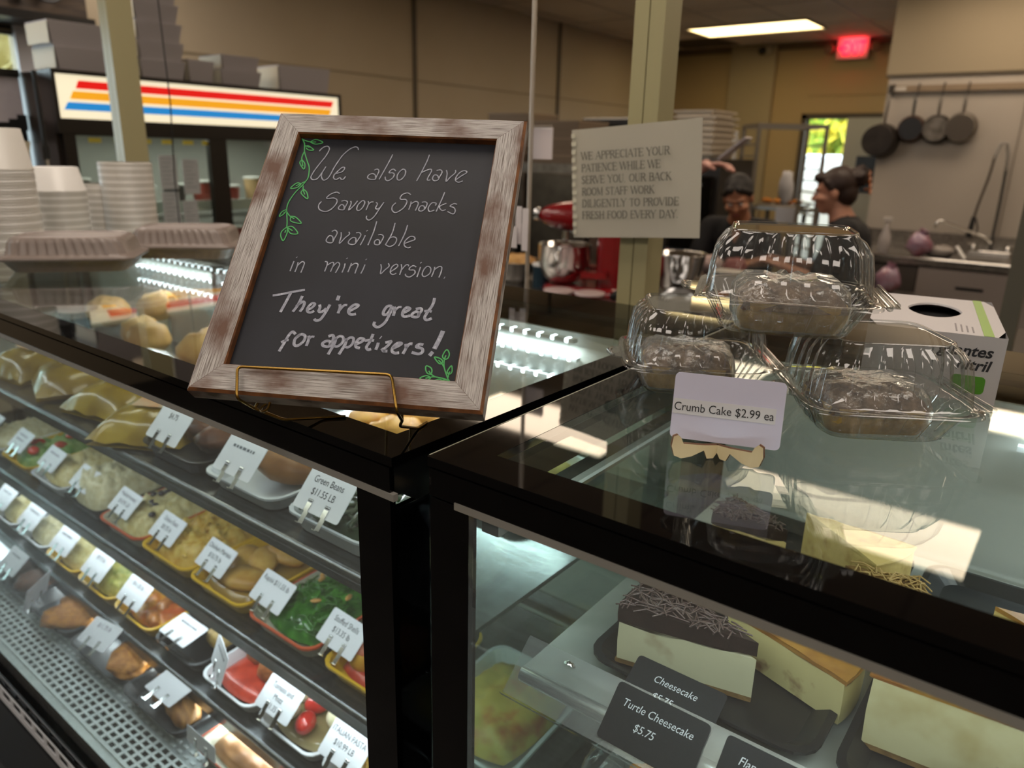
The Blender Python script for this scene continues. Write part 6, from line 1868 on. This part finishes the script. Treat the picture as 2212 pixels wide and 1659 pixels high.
for i, (x, y, z, r) in enumerate(((-1.03, 6.12, .93, .085), (-1.12, 5.72, .80, .09))):
    t = thing('plastic_bag', ['pink and lilac plastic bag on the sink counter', 'lilac plastic bag below the sink counter edge'][i], 'bag', (x, y, .8455 if i == 0 else .62), i, 'lilac plastic bags')
    MB().ball((0, 0, r), (r, r * .8, r), 16, 11, lambda d_: 1 + .3 * mnoise.noise(d_ * 2.6 + Vector((i * 4, 0, 0)))).build('bag', PB, t)
    MB().tube([(0, 0, r * 1.8), (.02, 0, r * 2.3)], [.02, .035], 8).build('knot', PB, t)
t = thing('bin_trolley', 'grey steel trolley under the lilac bag left of the sink panel', 'trolley', (-1.08, 5.70, 0))
MB().box((-.22, -.18, .58), (.22, .18, .62)).build('top', STEELK, t)
for sx in (-1, 1):
    for sy in (-1, 1):
        MB().tube([(sx * .19, sy * .15, .0), (sx * .19, sy * .15, .58)], .014, 8).build('leg', STEELD, t)
MB().box((-.2, -.16, .2), (.2, .16, .22)).build('undershelf', STEELD, t)
t = thing('clear_wrap_roll', 'crumpled clear wrap lying on the sink counter', 'wrap', (-.90, 6.18, .8455))
MB().ball((0, 0, .045), (.11, .06, .045), 16, 9, lambda d_: 1 + .4 * mnoise.noise(d_ * 4)).build('wrap', mat('wrap_grey', '#8f8884', .25), t)
MB().tube([(.1, 0, .09), (.17, -.05, .01)], .012, 8).build('white_tube', WHITE, t)
t = thing('steel_upright', 'grey steel upright rising at the right picture edge', 'post', (-.155, 2.42, 0))
MB().box((-.022, -.03, 0), (.022, .03, 1.50)).build('post', mat('upright_grey', '#6f6c60', .4, .5), t)
t = table('low dark counter behind the right case', -.9, .6, 3.4, 4.0, .80, mat('dark_counter', '#38312b', .5))

# ------------------------------------------------------------ people
SKIN1 = mat('skin_tan', '#a9765a', .5, sub=.15)
SKIN2 = mat('skin_light', '#b3826c', .5, sub=.15)
HAIRD = mat('hair_black', '#0b090a', .6, noise=60, col2='#151112', stretch=(1, 1, 6))
HAIRB = mat('hair_brown', '#22140f', .5, noise=60, col2='#35211a', stretch=(1, 1, 6))
SHIRT = mat('black_shirt', '#17181d', .8, noise=12, col2='#101116', bump=.2)
PANTS = mat('dark_trousers', '#1c1b1e', .8)
SHOE = mat('black_shoe', '#141313', .5)
GLOVE = mat('pale_glove', '#cf9f92', .45, noise=30, col2='#c08c80')
EYEW = mat('eye_white', '#d9d4cf', .3)
EYED = mat('eye_dark', '#1c1210', .2)
LIPS = mat('lips', '#8f4f48', .45)

def capsule(mb, a, b, ra, rb, seg=14):
    a, b = Vector(a), Vector(b)
    d = b - a
    L = d.length
    t = d / L if L > 1e-9 else Vector((0, 0, 1))
    pts, rs = [], []
    for k in range(5):
        s = -cos(k / 4 * pi / 2)
        pts.append(a + t * ra * s)
        rs.append(max(ra * sin(k / 4 * pi / 2), ra * .08))
    for k in range(5):
        s = sin(k / 4 * pi / 2)
        pts.append(b + t * rb * s)
        rs.append(max(rb * cos(k / 4 * pi / 2), rb * .08))
    u = t.orthogonal().normalized()
    w = t.cross(u)
    mb.rings([[p + (u * cos(2 * pi * i / seg) + w * sin(2 * pi * i / seg)) * r for i in range(seg)] for p, r in zip(pts, rs)])

def fuse(mb, name, m, parent, voxel=.008, smooth=4):
    """one continuous skin over overlapping solids"""
    o = mb.build(name, m, None)
    r = o.modifiers.new('remesh', 'REMESH')
    r.mode = 'VOXEL'
    r.voxel_size = voxel
    s = o.modifiers.new('smooth', 'SMOOTH')
    s.iterations = smooth
    s.factor = .5
    dg = bpy.context.evaluated_depsgraph_get()
    me = bpy.data.meshes.new_from_object(o.evaluated_get(dg))
    me.name = name
    me.polygons.foreach_set('use_smooth', [True] * len(me.polygons))
    old = o.data
    o.modifiers.clear()
    o.data = me
    bpy.data.meshes.remove(old)
    o.parent = parent
    return o

def hand(mb, wrist, direction, up, s=1.0, curl=.35, flip=1):
    """palm, four fingers of different lengths and a thumb at the side"""
    d = Vector(direction).normalized()
    n = Vector(up).normalized()
    n = (n - d * n.dot(d)).normalized()
    w = d.cross(n) * flip
    W_ = Vector(wrist)
    for k in range(4):
        off = w * (.026 - .0175 * k) * s
        capsule(mb, W_ + w * (.014 - .0095 * k) * s, W_ + d * .082 * s + off, .012 * s, .0105 * s, 8)
    for k, L in enumerate((.064, .074, .069, .054)):
        off = w * (.028 - .019 * k) * s
        a = W_ + d * .084 * s + off
        b = a + (d * cos(curl * .6) - n * sin(curl * .6)) * L * .5 * s + w * (.004 - .003 * k) * s
        c = b + (d * cos(curl * 1.7) - n * sin(curl * 1.7)) * L * .5 * s
        capsule(mb, a, b, .0098 * s, .0088 * s, 8)
        capsule(mb, b, c, .0088 * s, .0072 * s, 8)
    a = W_ + d * .022 * s + w * .022 * s
    b = a + (d * .62 + w * .7 - n * .25).normalized() * .042 * s
    c = b + (d * .85 + w * .15 - n * .45).normalized() * .034 * s
    capsule(mb, a, b, .0135 * s, .011 * s, 8)
    capsule(mb, b, c, .011 * s, .0085 * s, 8)

def person(label, loc, rz, J, skin, hairm, hairstyle, look=(0, 0, 0), glove_side=None, vneck=False, hand_dirs=None):
    t = thing('person', label, 'person', loc, rz)
    V = {k: Vector(v) for k, v in J.items()}
    HM = Matrix.Translation(V['head']) @ Matrix.Rotation(look[2], 4, 'Z') @ Matrix.Rotation(look[0], 4, 'X') @ Matrix.Rotation(look[1], 4, 'Y')
    hp = lambda x, y, z: HM @ Vector((x, y, z))
    b = MB()
    # head: skull, face, jaw, nose, brow, ears
    b.M = HM
    b.ball((0, .012, .028), (.073, .092, .088), 24, 16)
    b.ball((0, -.022, -.028), (.060, .066, .082), 22, 14)
    b.ball((0, -.048, -.082), (.036, .034, .026), 16, 10)
    b.M = Matrix.Identity(4)
    capsule(b, hp(0, -.084, .012), hp(0, -.104, -.024), .008, .0125, 10)
    capsule(b, hp(-.012, -.092, -.028), hp(.012, -.092, -.028), .008, .008, 8)
    for s in (-1, 1):
        capsule(b, hp(s * .012, -.082, .024), hp(s * .044, -.072, .026), .010, .009, 8)
        capsule(b, hp(s * .036, -.070, -.022), hp(s * .05, -.045, -.03), .022, .018, 8)
        b.M = HM
        b.ball((s * .076, .008, -.012), (.009, .019, .030), 10, 8)
        b.M = Matrix.Identity(4)
    capsule(b, hp(-.018, -.081, -.058), hp(.018, -.081, -.058), .009, .009, 8)
    # neck and trunk
    capsule(b, hp(0, .015, -.05), V['neck'], .048, .055)
    capsule(b, V['neck'], V['chest'], .06, .10)
    for s, k in ((-1, 'L'), (1, 'R')):
        capsule(b, V['chest'] + Vector((s * .05, 0, .03)), V['sh' + k], .075, .052)
        capsule(b, V['sh' + k], V['el' + k], .050, .038)
        capsule(b, V['el' + k], V['wr' + k], .037, .024)
        dd = (V['wr' + k] - V['el' + k]) if not hand_dirs or k not in hand_dirs else Vector(hand_dirs[k][0])
        up = Vector((0, 0, 1)) if not hand_dirs or k not in hand_dirs else Vector(hand_dirs[k][1])
        hand(b, V['wr' + k], dd, up, 1.0, .5, s)
        capsule(b, V['chest'] + Vector((s * .05, 0, 0)), V['pelvis'] + Vector((s * .055, 0, .06)), .105, .10)
        capsule(b, V['pelvis'] + Vector((s * .08, 0, 0)), V['kn' + k], .092, .058)
        capsule(b, V['kn' + k], V['an' + k], .055, .036)
        capsule(b, V['an' + k] + Vector((0, .02, -.035)), V['an' + k] + Vector((0, -.14, -.045)), .036, .032)
    fuse(b, 'body', skin, t, .0062, 3)
    # clothing
    c = MB()
    e = .013
    capsule(c, V['neck'] + (V['chest'] - V['neck']) * .08, V['chest'], .062, .10 + e)
    for s, k in ((-1, 'L'), (1, 'R')):
        capsule(c, V['chest'] + Vector((s * .05, 0, .03)), V['sh' + k], .075 + e, .056 + e)
        capsule(c, V['sh' + k], V['sh' + k].lerp(V['el' + k], .78), .055 + e, .05 + e)
        capsule(c, V['chest'] + Vector((s * .05, 0, 0)), V['pelvis'] + Vector((s * .055, 0, .02)), .105 + e, .108 + e)
    if vneck:
        pass
    fuse(c, 'shirt', SHIRT, t, .012, 4)
    c = MB()
    for s, k in ((-1, 'L'), (1, 'R')):
        capsule(c, V['pelvis'] + Vector((s * .08, 0, .03)), V['kn' + k], .103, .072)
        capsule(c, V['kn' + k], V['an' + k] + Vector((0, 0, .02)), .07, .056)
    fuse(c, 'trousers', PANTS, t, .014, 3)
    c = MB()
    for s, k in ((-1, 'L'), (1, 'R')):
        capsule(c, V['an' + k] + Vector((0, .025, -.035)), V['an' + k] + Vector((0, -.14, -.045)), .046, .042)
    fuse(c, 'shoes', SHOE, t, .012, 3)
    if vneck:
        q = MB()
        n_, ch = V['neck'], V['chest']
        f = Vector((0, -1, 0))
        p0, p1, p2 = ch + Vector((-.065, -.085, .105)), ch + Vector((.065, -.085, .105)), ch + Vector((0, -.127, -.03))
        m_ = ch + Vector((0, -.108, .085))
        q.add([p0, m_, p2, p1], [(0, 2, 1), (1, 2, 3)], True)
        q.build('neck_opening', skin, t)
        q = MB()
        q.box(ch + Vector((.055, -.125, -.035)), ch + Vector((.10, -.117, -.015)))
        q.build('shirt_badge', mat('badge_grey', '#5d5f66', .6), t)
    # face details
    for s in (-1, 1):
        q = MB()
        q.M = HM
        q.ball((s * .029, -.0795, .004), (.0125, .0065, .0065), 12, 8)
        o = q.build('eye', EYEW, t)
        q = MB()
        q.M = HM
        q.ball((s * .029, -.0848, .003), (.0055, .003, .0055), 10, 8)
        q.build('iris', EYED, o)
        q = MB()
        for k in range(1):
            capsule(q, hp(s * .013, -.0905, .024), hp(s * .045, -.0795, .027), .0035, .0025, 6)
        q.build('eyebrow', hairm, t)
    q = MB()
    capsule(q, hp(-.018, -.0875, -.0565), hp(.018, -.0875, -.0565), .0045, .0045, 8)
    capsule(q, hp(-.014, -.0870, -.064), hp(.014, -.0870, -.064), .005, .005, 8)
    q.build('lips', LIPS, t)
    # hair
    h = MB()
    h.M = HM
    def cut(d_):
        return 1.0
    h.ball((0, .026, .040), (.083, .096, .088), 26, 16)
    h.ball((0, .055, -.01), (.072, .06, .075), 20, 12)
    h.M = Matrix.Identity(4)
    if hairstyle == 'bun':
        h.M = HM
        h.ball((0, .125, .062), (.052, .042, .05), 18, 12, lambda d_: 1 + .12 * sin(9 * d_.x + 6 * d_.z))
        h.ball((0, -.062, .082), (.058, .034, .028), 16, 10)
        h.M = Matrix.Identity(4)
        for s in (-1, 1):
            capsule(h, hp(s * .068, -.02, .05), hp(s * .074, .004, .01), .014, .010, 8)
        for k in range(5):
            a = -.5 + k * .3
            capsule(h, hp(.02 * cos(k), .12, .085), hp(.05 * cos(a * 3), .14 + .012 * k, .125 - .012 * k), .008, .004, 6)
    else:
        for s in (-1, 1):
            capsule(h, hp(s * .03, -.062, .085), hp(s * .076, .0, .03), .022, .016, 8)
        capsule(h, hp(0, .07, -.02), hp(0, .09, -.10), .05, .035, 10)
    fuse(h, 'hair', hairm, t, .007, 3)
    if hairstyle == 'bun':
        q = MB()
        for k in range(4):
            q.tube([hp(-.045 + .01 * k, .135 + .02 * sin(k), .10 - .035 * k), hp(-.03, .168, .075 - .03 * k), hp(.02, .165, .06 - .03 * k)], .006, 6)
        q.build('hair_claw', mat('hair_claw', '#b3642a', .35), t)
    if glove_side:
        k = glove_side
        s = -1 if k == 'L' else 1
        q = MB()
        dd = Vector(hand_dirs[k][0]) if hand_dirs and k in hand_dirs else V['wr' + k] - V['el' + k]
        up = Vector(hand_dirs[k][1]) if hand_dirs and k in hand_dirs else Vector((0, 0, 1))
        hand(q, V['wr' + k], dd, up, 1.06, .5, s)
        dv = (V['wr' + k] - V['el' + k]).normalized()
        capsule(q, V['wr' + k] - dv * .05, V['wr' + k] + dv * .01, .031, .027)
        fuse(q, 'glove', GLOVE, t, .005, 2)
    return t

# woman on the left of the doorway, bent over the table
person('woman in a black V-neck shirt leaning forward over the kitchen table', (-1.70, 4.47, 0), radians(8),
       dict(head=(0, -.265, 1.285), neck=(0, -.19, 1.185), chest=(0, -.12, 1.06), pelvis=(0, .02, .86), shL=(-.165, -.15, 1.105), shR=(.165, -.15, 1.105), elL=(-.215, -.23, .93), elR=(.22, -.22, .95),
            wrL=(-.13, -.385, .935), wrR=(.12, -.375, .935), knL=(-.095, -.02, .46), knR=(.095, -.02, .46), anL=(-.1, .02, .085), anR=(.1, .02, .085)),
       SKIN1, HAIRD, 'tied', (radians(28), radians(-6), radians(6)), None, True)
# woman in profile in front of the doorway
person('woman in a black shirt seen in profile, hair pinned up with an orange claw', (-1.06, 4.17, 0), radians(-80),
       dict(head=(0, -.075, 1.345), neck=(0, -.03, 1.235), chest=(0, .02, 1.10), pelvis=(0, .03, .84), shL=(-.165, .01, 1.16), shR=(.165, .01, 1.16), elL=(-.20, -.08, .91), elR=(.20, -.08, .91),
            wrL=(-.13, -.27, .96), wrR=(.13, -.27, .96), knL=(-.09, -.02, .45), knR=(.09, -.02, .45), anL=(-.1, .03, .085), anR=(.1, .03, .085)),
       SKIN2, HAIRB, 'bun', (radians(10), 0, 0), None, False)
# colleague behind the notice: a gloved hand reaching out with a white sheet
person('person hidden behind the notice whose pale gloved hand holds a white sheet', (-1.865, 3.47, 0), radians(88),
       dict(head=(0, -.05, 1.46), neck=(0, -.015, 1.345), chest=(0, .01, 1.20), pelvis=(0, .03, .92), shL=(-.17, 0, 1.26), shR=(.17, .0, 1.27), elL=(-.20, -.05, 1.0), elR=(.21, -.06, 1.375),
            wrL=(-.15, -.20, .98), wrR=(.10, -.27, 1.46), knL=(-.09, -.02, .48), knR=(.09, -.02, .48), anL=(-.1, .03, .085), anR=(.1, .03, .085)),
       SKIN1, HAIRD, 'tied', (radians(5), 0, 0), 'R', False, {'R': ((-.05, -1, .12), (.1, .1, 1))})
t = thing('held_sheet', 'white folded sheet held up by the gloved hand', 'paper', (-1.435, 3.42, 1.505))
q = MB()
q.M = Matrix.Rotation(radians(-38), 4, 'Y')
q.box((-.02, -.045, -.003), (.135, .03, .003)).box((-.02, -.045, .004), (.13, .03, .006))
q.build('sheet', mat('held_paper', '#cfc8cc', .5), t)
